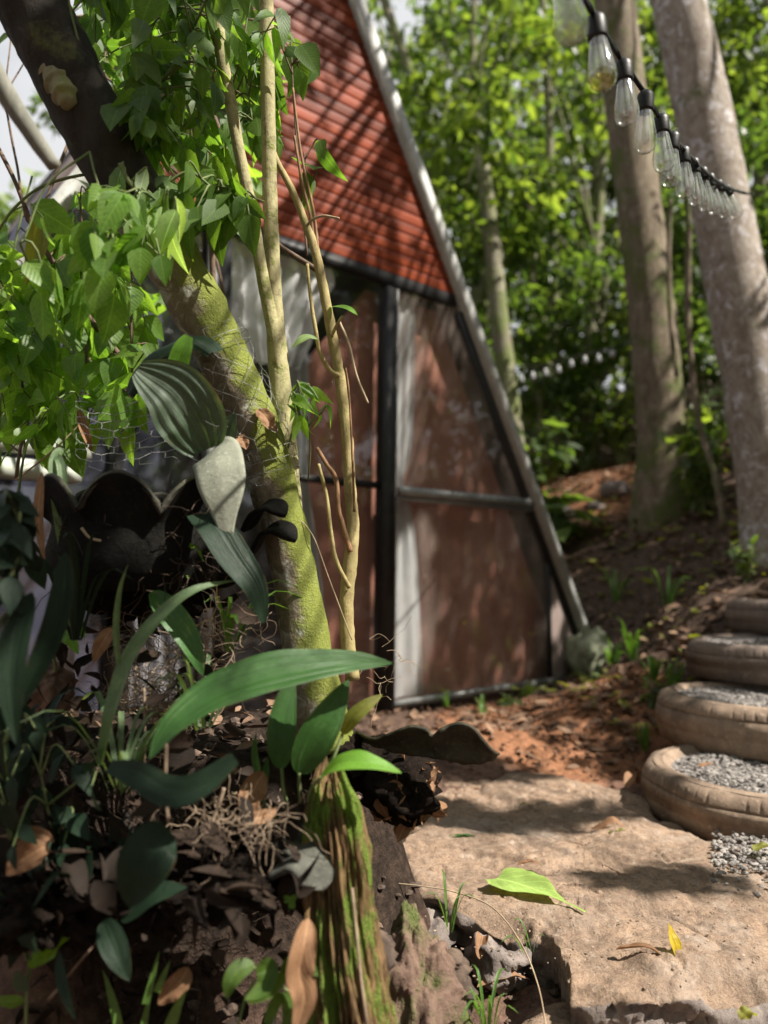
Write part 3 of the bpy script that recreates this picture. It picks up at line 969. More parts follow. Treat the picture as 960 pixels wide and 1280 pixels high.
# interior: brown board behind the right panes, grey wall and navy sheet painted as interior shade behind the rest, floor
mb = MB(); fprism(mb, [(tpR - 0.5, zb - 0.05), (t_right(zb) - 0.13, zb - 0.05), (t_right(zt_top) - .12, zt_top), (tpR - .05, zt_top), (tpR - .5, zm + .45)], -0.14, -0.12); mb.build('inner_board', MT['brown_board'], cab, False)
mb = MB(); fprism(mb, [(tdL - 0.03, zb - 0.05), (tpL + 0.1, zb - 0.05), (tpL + .1, zt_top + .05), (tdL - 0.03, zt_top + .05)], -0.62, -0.6); mb.build('inner_wall', MT['grey_in'], cab, False)
mb = MB(); fprism(mb, [(t_left(zb) - .1, zb - 0.05), (tdL - 0.03, zb - 0.05), (tdL - .03, zt_top + .05), (t_left(zt_top), zt_top + .05)], -0.22, -0.2); mb.build('inner_shade_sheet', MT['navy'], cab, False)
mb = MB(); fprism(mb, [(t_left(zb), zb - 0.30), (t_right(zb) - .08, zb - 0.30), (t_right(zb) - .08, zb - 0.015), (t_left(zb), zb - 0.015)], -4.0, -0.03); mb.build('floor_base', MT['roof'], cab, False)

# curtains
def mat_cloth(name, c, tr):
    m, nt, out = new_mat(name)
    tc = node(nt, 'TexCoord').outputs['Object']
    col = mixc(nt, ramp(nt, noise_(nt, tc, 5, 4, 0.6), 0.3, 0.7), tuple(x * .82 for x in c), c)
    d = node(nt, 'BsdfDiffuse', {'Color': col})
    t = node(nt, 'BsdfTranslucent', {'Color': col})
    mx = node(nt, 'MixShader', {0: tr, 1: d.outputs[0], 2: t.outputs[0]})
    nt.links.new(mx.outputs[0], out.inputs[0])
    return m


MT['curtain'] = mat_cloth('white curtain', (0.82, 0.82, 0.82), .3)
MT['curtain_grey'] = mat_cloth('grey curtain', (0.44, 0.45, 0.45), .2)


def curtain(name, rows, off, mat, label, folds=5, amp=0.018, n=60, mcol=48, seed=0):
    """rows: (t_left, t_right, z) from top to bottom"""
    a, _ = spline([V((r[0], r[2], 0)) for r in rows], n)
    b, _ = spline([V((r[1], r[2], 0)) for r in rows], n)
    vs, fs = [], []
    for i in range(n):
        wd = abs(b[i].x - a[i].x)
        for k in range(mcol):
            f = k / (mcol - 1)
            d = math.sin(f * folds * 6.283 + seed + 0.6 * math.sin(i * 0.09)) * amp + 0.5 * amp * noise.noise(V((f * 6, i * 0.12, seed)))
            vs.append(FW(a[i].x * (1 - f) + b[i].x * f, a[i].y * (1 - f) + b[i].y * f, off + d))
    for i in range(n - 1):
        for k in range(mcol - 1):
            fs.append((i * mcol + k, i * mcol + k + 1, (i + 1) * mcol + k + 1, (i + 1) * mcol + k))
    return tag(mesh_obj(name, vs, fs, mat), label, 'curtain')


def rows(*l):
    return [(FP(x0, y, -0.06)[0], FP(x1, y, -0.06)[0], FP((x0 + x1) / 2, y, -0.06)[1]) for x0, x1, y in l]


curtain('curtain', rows((495, 518, 352), (495, 518, 450), (494, 515, 540), (495, 509, 580), (496, 504, 598), (494, 509, 618), (492, 518, 660), (489, 525, 740), (486, 530, 870)), -0.06, MT['curtain_grey'], 'grey white curtain tied at its middle beside the black door post', 2, 0.009)
curtain('curtain', rows((250, 400, 296), (275, 418, 330), (280, 405, 360), (285, 385, 420), (300, 372, 455)), -0.07, MT['curtain'], 'bunched white curtain swag under the cabin head beam', 6, 0.03, seed=2)
curtain('curtain', rows((352, 388, 420), (358, 390, 500), (362, 388, 600), (360, 405, 720), (355, 410, 860)), -0.07, MT['curtain_grey'], 'narrow white curtain hanging behind the twin thin stems', 3, 0.015, seed=4)
curtain('curtain', rows((150, 180, 700), (160, 215, 760), (165, 230, 830), (165, 230, 880)), -0.07, mat_rough('dull grey cloth', (0.20, 0.20, 0.22), (0.15, 0.15, 0.165), 8, 0.9, 0.1), 'low grey cloth behind the planter left of the mossy trunk', 3, 0.015, seed=5)

# ------------------------------------------------------------------ forest
MT['bark_pale'] = mat_bark('pale blotched bark', (0.19, 0.145, 0.115), (0.37, 0.325, 0.28), moss=(0.10, 0.12, 0.03), moss_amt=0.12, scale=20, bump=0.7, spots=(0.56, 0.54, 0.57), spot_amt=0.9, stretch=.6, mscale=7)
MT['bark_mossy'] = mat_bark('brown mossy bark', (0.10, 0.072, 0.05), (0.23, 0.185, 0.13), moss=(0.10, 0.12, 0.035), moss_amt=0.40, scale=18, bump=0.8, stretch=.3, spots=(0.30, 0.27, 0.21), spot_amt=.5, mscale=8)
MT['bark_far'] = mat_bark('grey green bark', (0.16, 0.14, 0.10), (0.28, 0.26, 0.19), moss=(0.15, 0.18, 0.06), moss_amt=0.5, scale=8, bump=0.5)
nrg = np.random.default_rng(11)


def unit(n):
    v = nrg.normal(size=(n, 3))
    return v / np.linalg.norm(v, axis=1, keepdims=True)


LIT = []


def cloud_of(clumps, lsize, kind=MID, down=0.5, lit=False):
    """clumps: (centre, radius xyz, number) -> leaf arrays"""
    C, D, N, L = [], [], [], []
    for c, r, n in clumps:
        u = unit(n) * (nrg.random((n, 1)) ** 0.45)
        C.append(np.array(c) + u * np.array(r))
        d = u * 0.6 + unit(n) * 0.7
        d[:, 2] -= down * 0.6
        D.append(d)
        nn = unit(n) * 0.55
        nn[:, 2] += 0.8
        N.append(nn)
        L.append(nrg.uniform(0.7, 1.25, n) * lsize)
    C, D, N, L = np.concatenate(C), np.concatenate(D), np.concatenate(N), np.concatenate(L)
    if lit:                                   # leaves dropped so the sun reaches the chosen lit spots
        keep = np.ones(len(C), bool)
        s = np.array(SUN)
        M_ = C + D / np.linalg.norm(D, axis=1, keepdims=True) * (L[:, None] * .5)
        for (p, r) in LIT:
            w = M_ - np.array(p)
            w -= (w @ s)[:, None] * s
            keep &= (w ** 2).sum(1) > (r + 0.03) ** 2
        C, D, N, L = C[keep], D[keep], N[keep], L[keep]
    return leaf_cloud(C, D, N, L, L * nrg.uniform(0.2, 0.3, len(L)), 0.15, 0.2, kind)


def crown_clumps(base, h, rad, nclump, nleaf, low=0.35):
    out = []
    for _ in range(nclump):
        a = rnd.random() * 6.283
        f = rnd.random() ** 0.5
        z = low + (1 - low) * rnd.random()
        rr = rad * f * (1.15 - 0.6 * abs(z - 0.6) / 0.4)
        c = (base[0] + math.cos(a) * rr, base[1] + math.sin(a) * rr, base[2] + h * z)
        s = rad * rnd.uniform(0.16, 0.34)
        out.append((c, (s, s, s * 0.6), int(nleaf * rnd.uniform(0.6, 1.4))))
    return out


def limbs(mb, root, clumps, r0, every=2):
    for i, (c, r, n) in enumerate(clumps):
        if i % every:
            continue
        c = V(c)
        k = rnd.uniform(0.35, 0.8)
        s = V((root.x, root.y, root.z + (c.z - root.z) * k))
        mid = s.lerp(c, 0.55) + V((rnd.gauss(0, .12), rnd.gauss(0, .12), 0.1))
        mb.tube([s, mid, c], [r0 * 0.35, r0 * 0.22, r0 * 0.08], 5, res=7)


def forest_tree(h, rad, r0, nclump, nleaf, lsize, mat, low=0.35, lean=0.1):
    t = thing('forest_tree', (0, 0, 0), '', 'tree', 'trees on the wooded slope behind the cabin')
    cl = crown_clumps((0, 0, 0), h, rad, nclump, nleaf, low)
    vs, fs, uv = cloud_of(cl, lsize)
    tm = MB()
    tm.tube([V((0, 0, -0.4)), V((lean * .3, 0, h * 0.3)), V((lean, 0.05, h * 0.65)), V((lean * 1.1, 0, h * 0.92))], [r0 * 1.25, r0, r0 * 0.7, r0 * 0.25], 10, 0.15, 3.0, res=14)
    limbs(tm, V((lean * .5, 0, 0)), cl, r0)
    tm.build('trunk', MT['bark_far'], t)
    mesh_obj('crown', vs, fs, mat, t, uv)
    return t


def dup(root, loc, rz=0.0, scale=1.0, label=None):
    r = root.copy()
    COL.objects.link(r)
    r.location = loc
    r.rotation_euler = (0, 0, rz)
    r.scale = (scale,) * 3
    if label:
        r['label'] = label
    for ch in list(root.children):
        c = ch.copy()
        COL.objects.link(c)
        c.parent = r
        for g in ch.children:
            d = g.copy()
            COL.objects.link(d)
            d.parent = c
    return r


kinds = [forest_tree(6.5, 1.7, 0.10, 32, 80, 0.17, MT['forest'], 0.2),
         forest_tree(5.2, 1.5, 0.08, 30, 90, 0.14, MT['forest'], 0.12, 0.3),
         forest_tree(7.5, 1.9, 0.12, 30, 85, 0.18, MT['forest_dark'], 0.3),
         forest_tree(3.2, 1.3, 0.05, 26, 100, 0.13, MT['forest_dark'], 0.05, 0.2)]
spots = [(2.4, 9.0, 1), (3.6, 10.5, 0), (1.3, 10.2, 2), (4.9, 9.6, 1), (6.2, 11.0, 2), (0.2, 12.5, 0), (2.6, 13.0, 2), (4.4, 13.5, 0), (7.2, 13.5, 0), (-1.4, 11.0, 2), (-3.4, 10.2, 0), (-5.5, 10.6, 1), (-7.6, 12.0, 2),
         (5.8, 7.6, 3), (3.2, 7.9, 3), (1.7, 8.2, 3), (2.4, 11.2, 3), (4.1, 8.2, 3), (-2.6, 8.6, 3), (-4.6, 8.6, 3), (1.0, 15.5, 0), (3.4, 16.0, 2), (6.0, 16.5, 1), (9.0, 16.0, 2), (5.4, 9.2, 0), (7.4, 10.2, 0), (8.6, 12.0, 2)]
LB = ['leafy forest tree on the slope with a loose mid green crown', 'leaning bushy forest tree with a low bright green crown on the slope', 'tall dark green forest tree on the slope behind the cabin', 'low dark green understory tree on the wooded slope']
used = set()
for x, y, k in spots:
    z = zt(x, y) + max(0, y - 22) * .1
    if k not in used:
        used.add(k)
        kinds[k].location = (x, y, z)
        kinds[k].rotation_euler = (0, 0, rnd.random() * 6)
        kinds[k]['label'] = LB[k]
    else:
        dup(kinds[k], (x, y, z), rnd.random() * 6, rnd.uniform(0.85, 1.2), LB[k])

# far wood that reads as one mass
cl = []
for _ in range(330):
    x = rnd.uniform(-16, 16)
    y = rnd.uniform(17.5, 23)
    z = 3.5 + rnd.random() ** 1.5 * 9.5 - (0.3 * abs(x + 1.5) if x < 0 else 0)
    if noise.noise(V((x * .22, z * 0.3, 3.1))) > (0.2 if z < 10 else 0.0) and z > 9:
        continue
    cl.append(((x, y, z), (1.3, 0.9, 0.9), 55))
vs, fs, uv = cloud_of(cl, 0.34, FAR)
o = mesh_obj('far_forest', vs, fs, MT['forest'], None, uv)
tag(o, 'distant woodland on the slope with specks of white sky showing through', 'forest', None, 'stuff')

# the two big trunks on the right and the thinner pale one
S = SUN


def near_tree(name, px, Y, rad, mat, label, top, crown, lsize=0.085, leafmat='forest', seg=26, flare=1.5):
    pts = [P(x, y, Y + dy) for x, y, dy in px]
    pts.insert(0, pts[0] + V((0, 0, -0.25)))
    rads = [rad * flare, rad * flare * 0.92] + [rad * (1.05 - 0.25 * i / len(pts)) for i in range(len(pts) - 2)]
    t = thing(name, pts[1], label, 'tree')
    mb = MB()
    pts = pts + [V(p) for p in top]
    rads = rads + [rad * 0.6 * (0.75 ** i) for i in range(len(top))]
    mb.tube(pts, rads, seg, 0.055, 6.0, res=70)
    end = V(top[-1]) if top else pts[-1]
    for c, r, n in crown:
        c = V(c)
        a = V(top[0]) if top else pts[-1]
        s = a.lerp(end, rnd.random()) if top else end
        mid = s.lerp(c, 0.5) + V((rnd.gauss(0, .15), rnd.gauss(0, .15), rnd.uniform(0, .4)))
        mb.tube([s, mid, c], [rad * .11, rad * .06, rad * .03], 5, res=8)
    mb.build('trunk', mat, t)
    if crown:
        vs, fs, uv = cloud_of(crown, lsize, MID, lit=True)
        mesh_obj('crown', vs, fs, MT[leafmat], t, uv)  # on the two big trunks, only the added shade clumps
    return t


for (x, y, Y, r) in ((262, 420, 1.4, .06), (300, 500, 1.4, .05), (325, 560, 1.4, .05), (352, 650, 1.4, .06), (370, 740, 1.42, .06), (385, 810, 1.42, .05), (340, 330, 1.44, .05), (335, 100, 1.43, .05), (350, 500, 1.45, .05), (285, 100, 1.4, .05), (336, 210, 1.44, .05), (310, 240, 1.42, .04), (360, 600, 1.46, .05),
                     (435, 740, 1.5, .05), (437, 640, 1.5, .05), (428, 500, 1.5, .05), (410, 390, 1.5, .05), (390, 300, 1.5, .04), (320, 850, 1.08, .07), (400, 836, 1.1, .06), (470, 830, 1.12, .04), (240, 890, 1.05, .05), (405, 900, 1.13, .05), (357, 890, 1.16, .05), (450, 962, 1.1, .07), (420, 1010, 1.13, .05), (430, 1080, 1.13, .05), (440, 1150, 1.12, .05), (450, 1240, 1.1, .06),
                     (560, 1075, 1.95, .09), (650, 1072, 1.95, .09), (740, 1068, 2.0, .08), (900, 1070, 2.0, .15), (800, 1180, 1.5, .17), (920, 1190, 1.5, .17), (720, 1170, 1.55, .1), (680, 1000, 2.45, .05), (610, 1003, 2.45, .05), (760, 996, 2.5, .06), (665, 1115, 1.75, .09), (590, 1100, 1.85, .07), (930, 905, 2.45, .1), (930, 985, 2.05, .12), (860, 985, 2.1, .1), (900, 955, 2.3, .08), (960, 940, 2.4, .1),
                     (620, 922, 3.0, .1), (520, 320, 4.0, .12), (420, 180, 3.6, .14), (545, 345, 4.1, .1), (495, 120, 3.85, .1), (480, 40, 3.9, .12), (710, 750, 4.6, .05), (560, 300, 4.1, .08),
                     (50, 450, 1.75, .2), (120, 330, 1.75, .2), (60, 540, 1.75, .15), (180, 480, 1.7, .12), (230, 330, 1.3, .06), (270, 250, 1.3, .07), (180, 300, 1.2, .07), (265, 600, 1.23, .05), (205, 490, 1.24, .07), (285, 690, 1.2, .05), (230, 790, 1.21, .04), (240, 430, 1.3, .05), (230, 450, 1.24, .03), (120, 590, 1.36, .05),
                     (200, 1255, 1.15, .16), (270, 1270, 1.12, .1), (150, 1270, 1.15, .08), (330, 1035, 1.12, .07), (250, 880, 1.25, .05), (120, 600, 1.3, .06), (385, 1070, 1.1, .03), (190, 880, 1.3, .05), (65, 850, 1.5, .06), (90, 790, 1.28, .03), (70, 1175, 1.08, .04), (375, 1200, 1.03, .05), (330, 1230, 1.04, .05), (300, 100, 1.9, .12), (160, 100, 1.9, .12), (380, 510, 1.37, .04), (430, 390, 1.47, .04), (540, 980, 1.4, .04), (520, 1200, 1.3, .08),
                     (865, 60, 4.2, .17), (880, 150, 4.2, .17), (895, 240, 4.2, .15), (910, 340, 4.2, .15), (935, 500, 4.1, .13), (960, 620, 4.1, .1), (780, 120, 5.6, .1), (810, 420, 5.5, .1), (60, 556, 3.1, .12), (20, 552, 3.0, .1), (100, 560, 3.1, .08), (640, 540, 7.4, .3), (750, 590, 7.0, .4), (860, 760, 4.2, .12), (780, 800, 4.0, .1), (770, 745, 4.7, .12), (820, 720, 4.6, .1), (880, 690, 4.5, .1), (735, 690, 5.4, .14), (800, 680, 5.2, .1), (905, 800, 3.25, .06), (725, 840, 4.4, .06)):
    LIT.append((tuple(P(x, y, Y)), r))


for i in range(34):                       # gaps cut in the shade clumps to keep the roof edge sunlit
    x, y = 446 + (738 - 446) * i / 33, 812 * i / 33
    LIT.append((tuple(P(x - 4, y, 3.72 + 0.9 * i / 33)), .09))
for (x, y, Y, r) in ((508, 380, 3.7, .08), (508, 430, 3.7, .08), (508, 480, 3.7, .08), (505, 530, 3.7, .08), (505, 580, 3.7, .08), (512, 700, 3.72, .09), (512, 760, 3.72, .09), (510, 820, 3.72, .08), (365, 690, 1.42, .08), (340, 620, 1.4, .07), (310, 530, 1.4, .07), (280, 460, 1.4, .07), (330, 330, 3.3, .12), (390, 320, 3.35, .1), (310, 390, 3.3, .12), (480, 325, 3.8, .08), (450, 170, 3.7, .1)):
    LIT.append((tuple(P(x, y, Y)), r))


def shade(items):
    out = []
    for (x, y, Y, r, s, n) in items:
        c = P(x, y, Y) + S * s
        out.append((tuple(c), (r, r, r * 0.8), n))
    return out


SH_A = shade([  # unseen crown clumps added up the sun rays to shade slab, tyres, cabin
    (500, 1022, 2.35, 0.13, 5.0, 260), (590, 1030, 2.3, 0.13, 5.2, 260), (680, 1028, 2.3, 0.12, 5.0, 240), (560, 960, 2.8, 0.15, 5.0, 160), (640, 968, 2.75, 0.12, 5.0, 120), (760, 1024, 2.3, 0.07, 5.0, 50),
    (670, 1112, 1.85, 0.07, 4.6, 26), (740, 1108, 1.9, 0.11, 4.6, 150), (820, 1118, 1.85, 0.09, 4.6, 110), (780, 1085, 2.0, .06, 4.6, 40), (800, 1030, 2.3, 0.08, 4.8, 24),
    (740, 930, 3.1, 0.28, 5.4, 120), (790, 900, 3.4, 0.3, 5.4, 140), (700, 890, 3.5, 0.25, 5.4, 90), (835, 895, 2.75, 0.12, 5.0, 70),
    (940, 800, 3.2, 0.35, 5.2, 180), (960, 750, 3.6, 0.35, 5.2, 160), (860, 800, 3.5, 0.35, 5.2, 150),
    (620, 760, 4.0, 0.55, 6.0, 900), (560, 640, 3.9, 0.55, 6.0, 900), (600, 480, 3.9, 0.5, 6.0, 800), (420, 560, 3.5, 0.5, 6.0, 800), (430, 720, 3.5, 0.5, 6.0, 800), (420, 400, 3.5, 0.35, 6.0, 350), (660, 700, 4.3, 0.35, 6.0, 400), (570, 830, 4.0, 0.3, 6.0, 300), (300, 620, 3.2, 0.5, 6.0, 300), (120, 480, 3.0, 0.5, 6.0, 250),
    (455, 245, 3.7, 0.16, 5.5, 160), (490, 210, 3.9, 0.09, 5.5, 25), (390, 60, 3.5, 0.28, 5.5, 200), (520, 250, 4.0, .12, 5.5, 70), (260, 160, 3.2, 0.4, 5.5, 150)])
SH_B = shade([  # crown clumps added to cast shade on the slope behind
    (760, 790, 4.6, 0.6, 5.2, 330), (740, 700, 5.2, 0.6, 5.4, 330), (850, 700, 4.8, 0.7, 5.0, 330), (830, 600, 6.0, 0.8, 5.4, 300), (700, 640, 6.4, 0.8, 5.6, 300),
    (930, 640, 4.6, 0.5, 4.6, 170), (820, 400, 5.6, 0.9, 4.6, 260), (900, 200, 4.3, 0.5, 4.0, 120), (900, 450, 4.3, 0.6, 4.2, 170), (660, 500, 8.0, 1.1, 6.0, 260)])
SH_C = shade([  # unseen clumps added to shade the left bank and upper trunk
    (100, 880, 1.5, 0.26, 3.6, 260), (40, 760, 1.5, 0.25, 3.6, 240), (190, 980, 1.4, 0.2, 3.6, 200), (80, 1050, 1.3, 0.24, 3.4, 260), (250, 1110, 1.25, 0.13, 3.4, 130), (130, 680, 1.5, 0.13, 3.6, 90), (150, 1130, 1.25, .13, 3.5, 260), (150, 670, 1.22, .15, 3.4, 420), (120, 640, 1.22, .1, 3.4, 220), (190, 660, 1.22, .09, 3.4, 200), (60, 680, 1.1, .14, 3.4, 260), (150, 720, 1.25, .1, 3.4, 180), (240, 1000, 1.0, .09, 3.4, 160), (180, 1090, 1.0, .1, 3.4, 200),
    (50, 80, 1.25, 0.2, 3.2, 190), (110, 190, 1.25, 0.12, 3.2, 110), (160, 240, 1.3, 0.08, 3.4, 40), (20, 1190, 1.2, 0.12, 3.4, 80)])
big = P(848, 0, 4.45)
near_tree('forest_tree', [(978, 700, 0), (962, 600, 0.02), (932, 420, 0.05), (900, 250, 0.08), (872, 110, 0.1), (846, -10, 0.12)], 4.3, 0.168, MT['bark_pale'],
          'large pale blotchy trunk leaning left, string of bulbs ending at it',
          [big + V((-0.15, 0.1, 1.3)), big + V((0.2, 0.2, 3.0))], SH_A + SH_C, 0.085)
t2 = P(765, 0, 5.8)
near_tree('forest_tree', [(828, 645, 0), (828, 560, 0.02), (822, 470, 0.05), (808, 330, 0.1), (786, 160, 0.15), (766, -10, 0.2)], 5.6, 0.172, MT['bark_mossy'],
          'brown mossy trunk standing just left of the large pale trunk',
          [t2 + V((-0.1, 0.1, 1.2)), t2 + V((0.3, 0.2, 2.6))], SH_B, 0.11)
t3 = P(608, 240, 7.5)
near_tree('forest_tree', [(640, 560, 0), (634, 480, 0), (622, 380, 0), (614, 290, 0)], 7.4, 0.09, MT['bark_far'],
          'slim grey green trunk rising between cabin roof edge and mossy trunk', [t3 + V((-.1, 0, .8))],
          crown_clumps((t3.x, t3.y, t3.z - .5), 3.0, 1.5, 26, 90, 0.0), 0.15)
for (px_, Y, r, lab) in (([(700, 560, 0), (694, 400, 0), (690, 250, 0), (682, 60, 0), (676, -40, 0)], 8.6, 0.05, 'thin straight trunk far back left of the mossy trunk'),
                         ([(560, 480, 0), (545, 300, 0), (520, 120, 0), (470, -40, 0)], 9.2, 0.06, 'far leaning trunk just right of the roof edge'),
                         ([(745, 520, 0), (752, 350, 0), (742, 150, 0), (738, -30, 0)], 9.5, 0.055, 'distant slender trunk close behind the mossy trunk')):
    p9 = P(px_[-1][0], px_[-1][1], Y)
    near_tree('forest_tree', px_, Y, r, MT['bark_far'], lab, [p9 + V((0, 0, 1.5))], crown_clumps(tuple(p9), 2.5, 1.3, 12, 60, 0.1), 0.15, flare=1.2)

# lianas hanging between the two big trunks
for i, (l, r, lab) in enumerate((([(838, 250, 5.0), (836, 320, 5.0), (838, 400, 5.0), (846, 470, 5.0)], 0.016, 'brown liana hanging beside the mossy trunk'),
                                 ([(858, 200, 4.8), (861, 300, 4.8), (860, 400, 4.8), (872, 520, 4.75), (895, 600, 4.6), (905, 660, 4.5)], 0.02, 'pale liana running down to the base of the large pale trunk'))):
    mb = MB().tube([P(*a) for a in l], r, 7, 0.2, 20, res=30)
    tag(mb.build('liana', MT['bark_mossy']), lab, 'liana')


def bush(name, c, r, n, lsize, mat, label, cat, group=None, down=0.3, stems=8, kind=MID, ratio=(0.2, 0.3)):
    t = thing(name, c, label, cat, group)
    c = V(c)
    C, D, N = [], [], []
    mb = MB()
    for _ in range(stems):
        a = rnd.random() * 6.283
        e = c + V((math.cos(a) * r[0] * rnd.uniform(.3, 1), math.sin(a) * r[1] * rnd.uniform(.3, 1), r[2] * rnd.uniform(.6, 1.1)))
        mid = c.lerp(e, 0.5) + V((0, 0, r[2] * 0.12))
        pts, _q = spline([c + V((rnd.gauss(0, .02), rnd.gauss(0, .02), -0.03)), mid, e], 10)
        mb.tube(pts, [0.008 * r[2] * (1.2 - i / 10) + .001 for i in range(10)], 5)
        for k in range(n // stems):
            f = rnd.uniform(0.3, 1)
            q = pts[int(f * 9)]
            u = V((rnd.gauss(0, 1), rnd.gauss(0, 1), rnd.gauss(0.2, 0.6) - down)).normalized()
            C.append(q)
            D.append(u)
            N.append((rnd.gauss(0, .4), rnd.gauss(0, .4) - 0.2, 1))
    L = nrg.uniform(.7, 1.2, len(C)) * lsize
    vs, fs, uv = leaf_cloud(C, D, N, L, L * nrg.uniform(*ratio, len(C)), 0.25, 0.2, kind)
    mb.build('stems', MT['green_stem'], t)
    mesh_obj('foliage', vs, fs, mat, t, uv)
    return t


def on_ground(px, py, Y):
    q = P(px, py, Y)
    return V((q.x, q.y, zt(q.x, q.y)))


for (x, y, Y, r, n, ls, mt, lab) in ((690, 640, 5.8, (0.3, 0.25, 0.5), 40, 0.34, 'forest_dark', 'dark broad leaved plant just right of the cabin roof edge'),
                                      (660, 560, 7.4, (0.6, 0.5, 0.9), 130, 0.2, 'forest_dark', 'dark rounded bush behind the roof edge below the far bulbs'),
                                      (730, 540, 8.0, (0.7, 0.5, 0.9), 150, 0.18, 'forest_dark', 'bush behind the patch of bare orange earth'),
                                      (880, 640, 5.2, (0.28, 0.25, 0.7), 130, 0.13, 'forest', 'leafy climber bush between the two big trunks'),
                                      (870, 560, 5.6, (0.3, 0.25, 0.8), 110, 0.14, 'forest', 'taller green bush behind the gap between the big trunks'),
                                      (780, 560, 7.8, (0.4, 0.4, 0.9), 110, 0.16, 'forest', 'mid green bush hidden partly by the mossy trunk'),
                                      (610, 600, 7.0, (0.3, 0.3, 0.7), 90, 0.15, 'forest', 'green bush low behind the sloping roof edge'),
                                      (945, 560, 6.5, (0.5, 0.5, 1.1), 120, 0.16, 'forest_dark', 'dark bush behind the large pale trunk')):
    bush('bush', on_ground(x, y, Y), r, n, ls, MT[mt], lab, 'bush')
# mossy foot of the big trunk
# grass tufts and small plants along the slope


def tuft(c, n, h, label, spread=0.6, w=0.006, mat='grass', name='grass_tuft', cat='grass tuft', group='grass tufts on the slope'):
    mb = MB()
    for _ in range(n):
        a = rnd.random() * 6.283
        l = h * rnd.uniform(.6, 1.2)
        o_ = V((math.cos(a), math.sin(a), 0))
        b0 = c + o_ * rnd.uniform(0, 0.02)
        s = rnd.uniform(.2, spread)
        pts = [b0, b0 + o_ * l * s * .3 + V((0, 0, l * .5)), b0 + o_ * l * s * .7 + V((0, 0, l * .85)), b0 + o_ * l * s * 1.3 + V((0, 0, l * (.95 - s * .3)))]
        mb.blade(pts, w * rnd.uniform(.7, 1.3), up=(-o_.x + .01, -o_.y, 1.2), n=9, m=3, cup=.3, prof=lambda t: (0.5 + t) * (1 - t ** 3) if t < 1 else 0)
    return tag(mb.build(name, MT[mat]), label, cat, group)


for (x, y, Y, n, h, lab, w) in ((790, 790, 4.0, 9, 0.22, 'grass tuft left of the topmost tyre', .011), (835, 745, 4.3, 8, 0.26, 'grass tuft above the third tyre on the slope', .011), (815, 830, 3.5, 16, 0.14, 'grass tuft against the left of the second tyre', .008),
                                 (765, 800, 4.2, 10, 0.2, 'grass tuft behind the lichen covered rock', .01), (840, 815, 3.4, 8, 0.16, 'grass tuft beside the third tyre step', .008), (806, 905, 3.0, 9, 0.1, 'short grass at the foot of the second tyre', .007),
                                 (866, 835, 3.05, 6, 0.15, 'single grass clump growing behind the rim of the second tyre', .006), (560, 884, 3.7, 4, 0.1, 'short blades by the cabin foot near the white curtain', .009),
                                 (603, 905, 3.5, 4, 0.09, 'two short blades on the red earth heap', .01), (770, 735, 4.8, 7, 0.25, 'grass tuft high on the slope right of the roof edge', .012)):
    tuft(on_ground(x, y, Y), n, h, lab, w=w)
for (x, y, Y, n, ls, r, lab) in ((645, 886, 3.75, 16, 0.12, (.12, .1, .07), 'low green plant at foot of the lower glass pane'), (745, 858, 4.2, 14, .09, (.1, .08, .06), 'small round leaved plant in front of the lichen covered rock'),
                                 (820, 850, 3.3, 26, .06, (.1, .08, .12), 'ground creeper left of the second tyre'), (930, 690, 4.1, 50, .07, (.1, .06, .25), 'small climber on the foot of the large pale trunk')):
    bush('small_plant', on_ground(x, y, Y), r, n, ls, MT['forest'], lab, 'plant', None, 0.0, 6)
# lichen covered rock at the cabin corner
mb = MB()
c = on_ground(737, 848, 4.45) + V((0, 0, 0.08))
prof = [(math.sin(a) * 0.125, -math.cos(a) * 0.14) for a in np.linspace(0.02, math.pi - 0.02, 22)]


def md(th, i, r, z):
    k = 1 + 0.35 * noise.fractal(V((math.cos(th) * 2 * r * 9, math.sin(th) * r * 18, z * 14)), .8, 2, 4)
    return r * k, z * k


mb.lathe(prof, 40, c, md)
tag(mb.build('lichen_rock', mat_rough('lichen', (0.36, 0.38, 0.27), (0.22, 0.24, 0.15), 22, 0.95, 0.9, (0.45, 0.45, 0.36))), 'pale rock furred with lichen at the right corner of the cabin', 'rock')
# stones at the bare orange patch
for (x, y, Y, s, lab) in ((705, 635, 6.4, .09, 'greyish stone at the edge of the bare orange earth'), (770, 625, 6.3, .13, 'dark stone left of the mossy trunk base'), (745, 632, 6.2, .07, 'small stone between two others below the orange earth')):
    c = on_ground(x, y, Y) + V((0, 0, s * .3))
    mb = MB().lathe([(math.sin(a) * s, -math.cos(a) * s * .7) for a in np.linspace(0.02, math.pi - .02, 14)], 24, c, lambda th, i, r, z: (r * (1 + .4 * noise.noise(V((math.cos(th) * 1.5, math.sin(th) * 1.5, z * 5 + c.x)))), z))
    tag(mb.build('stone', MT['rock_face']), lab, 'stone')

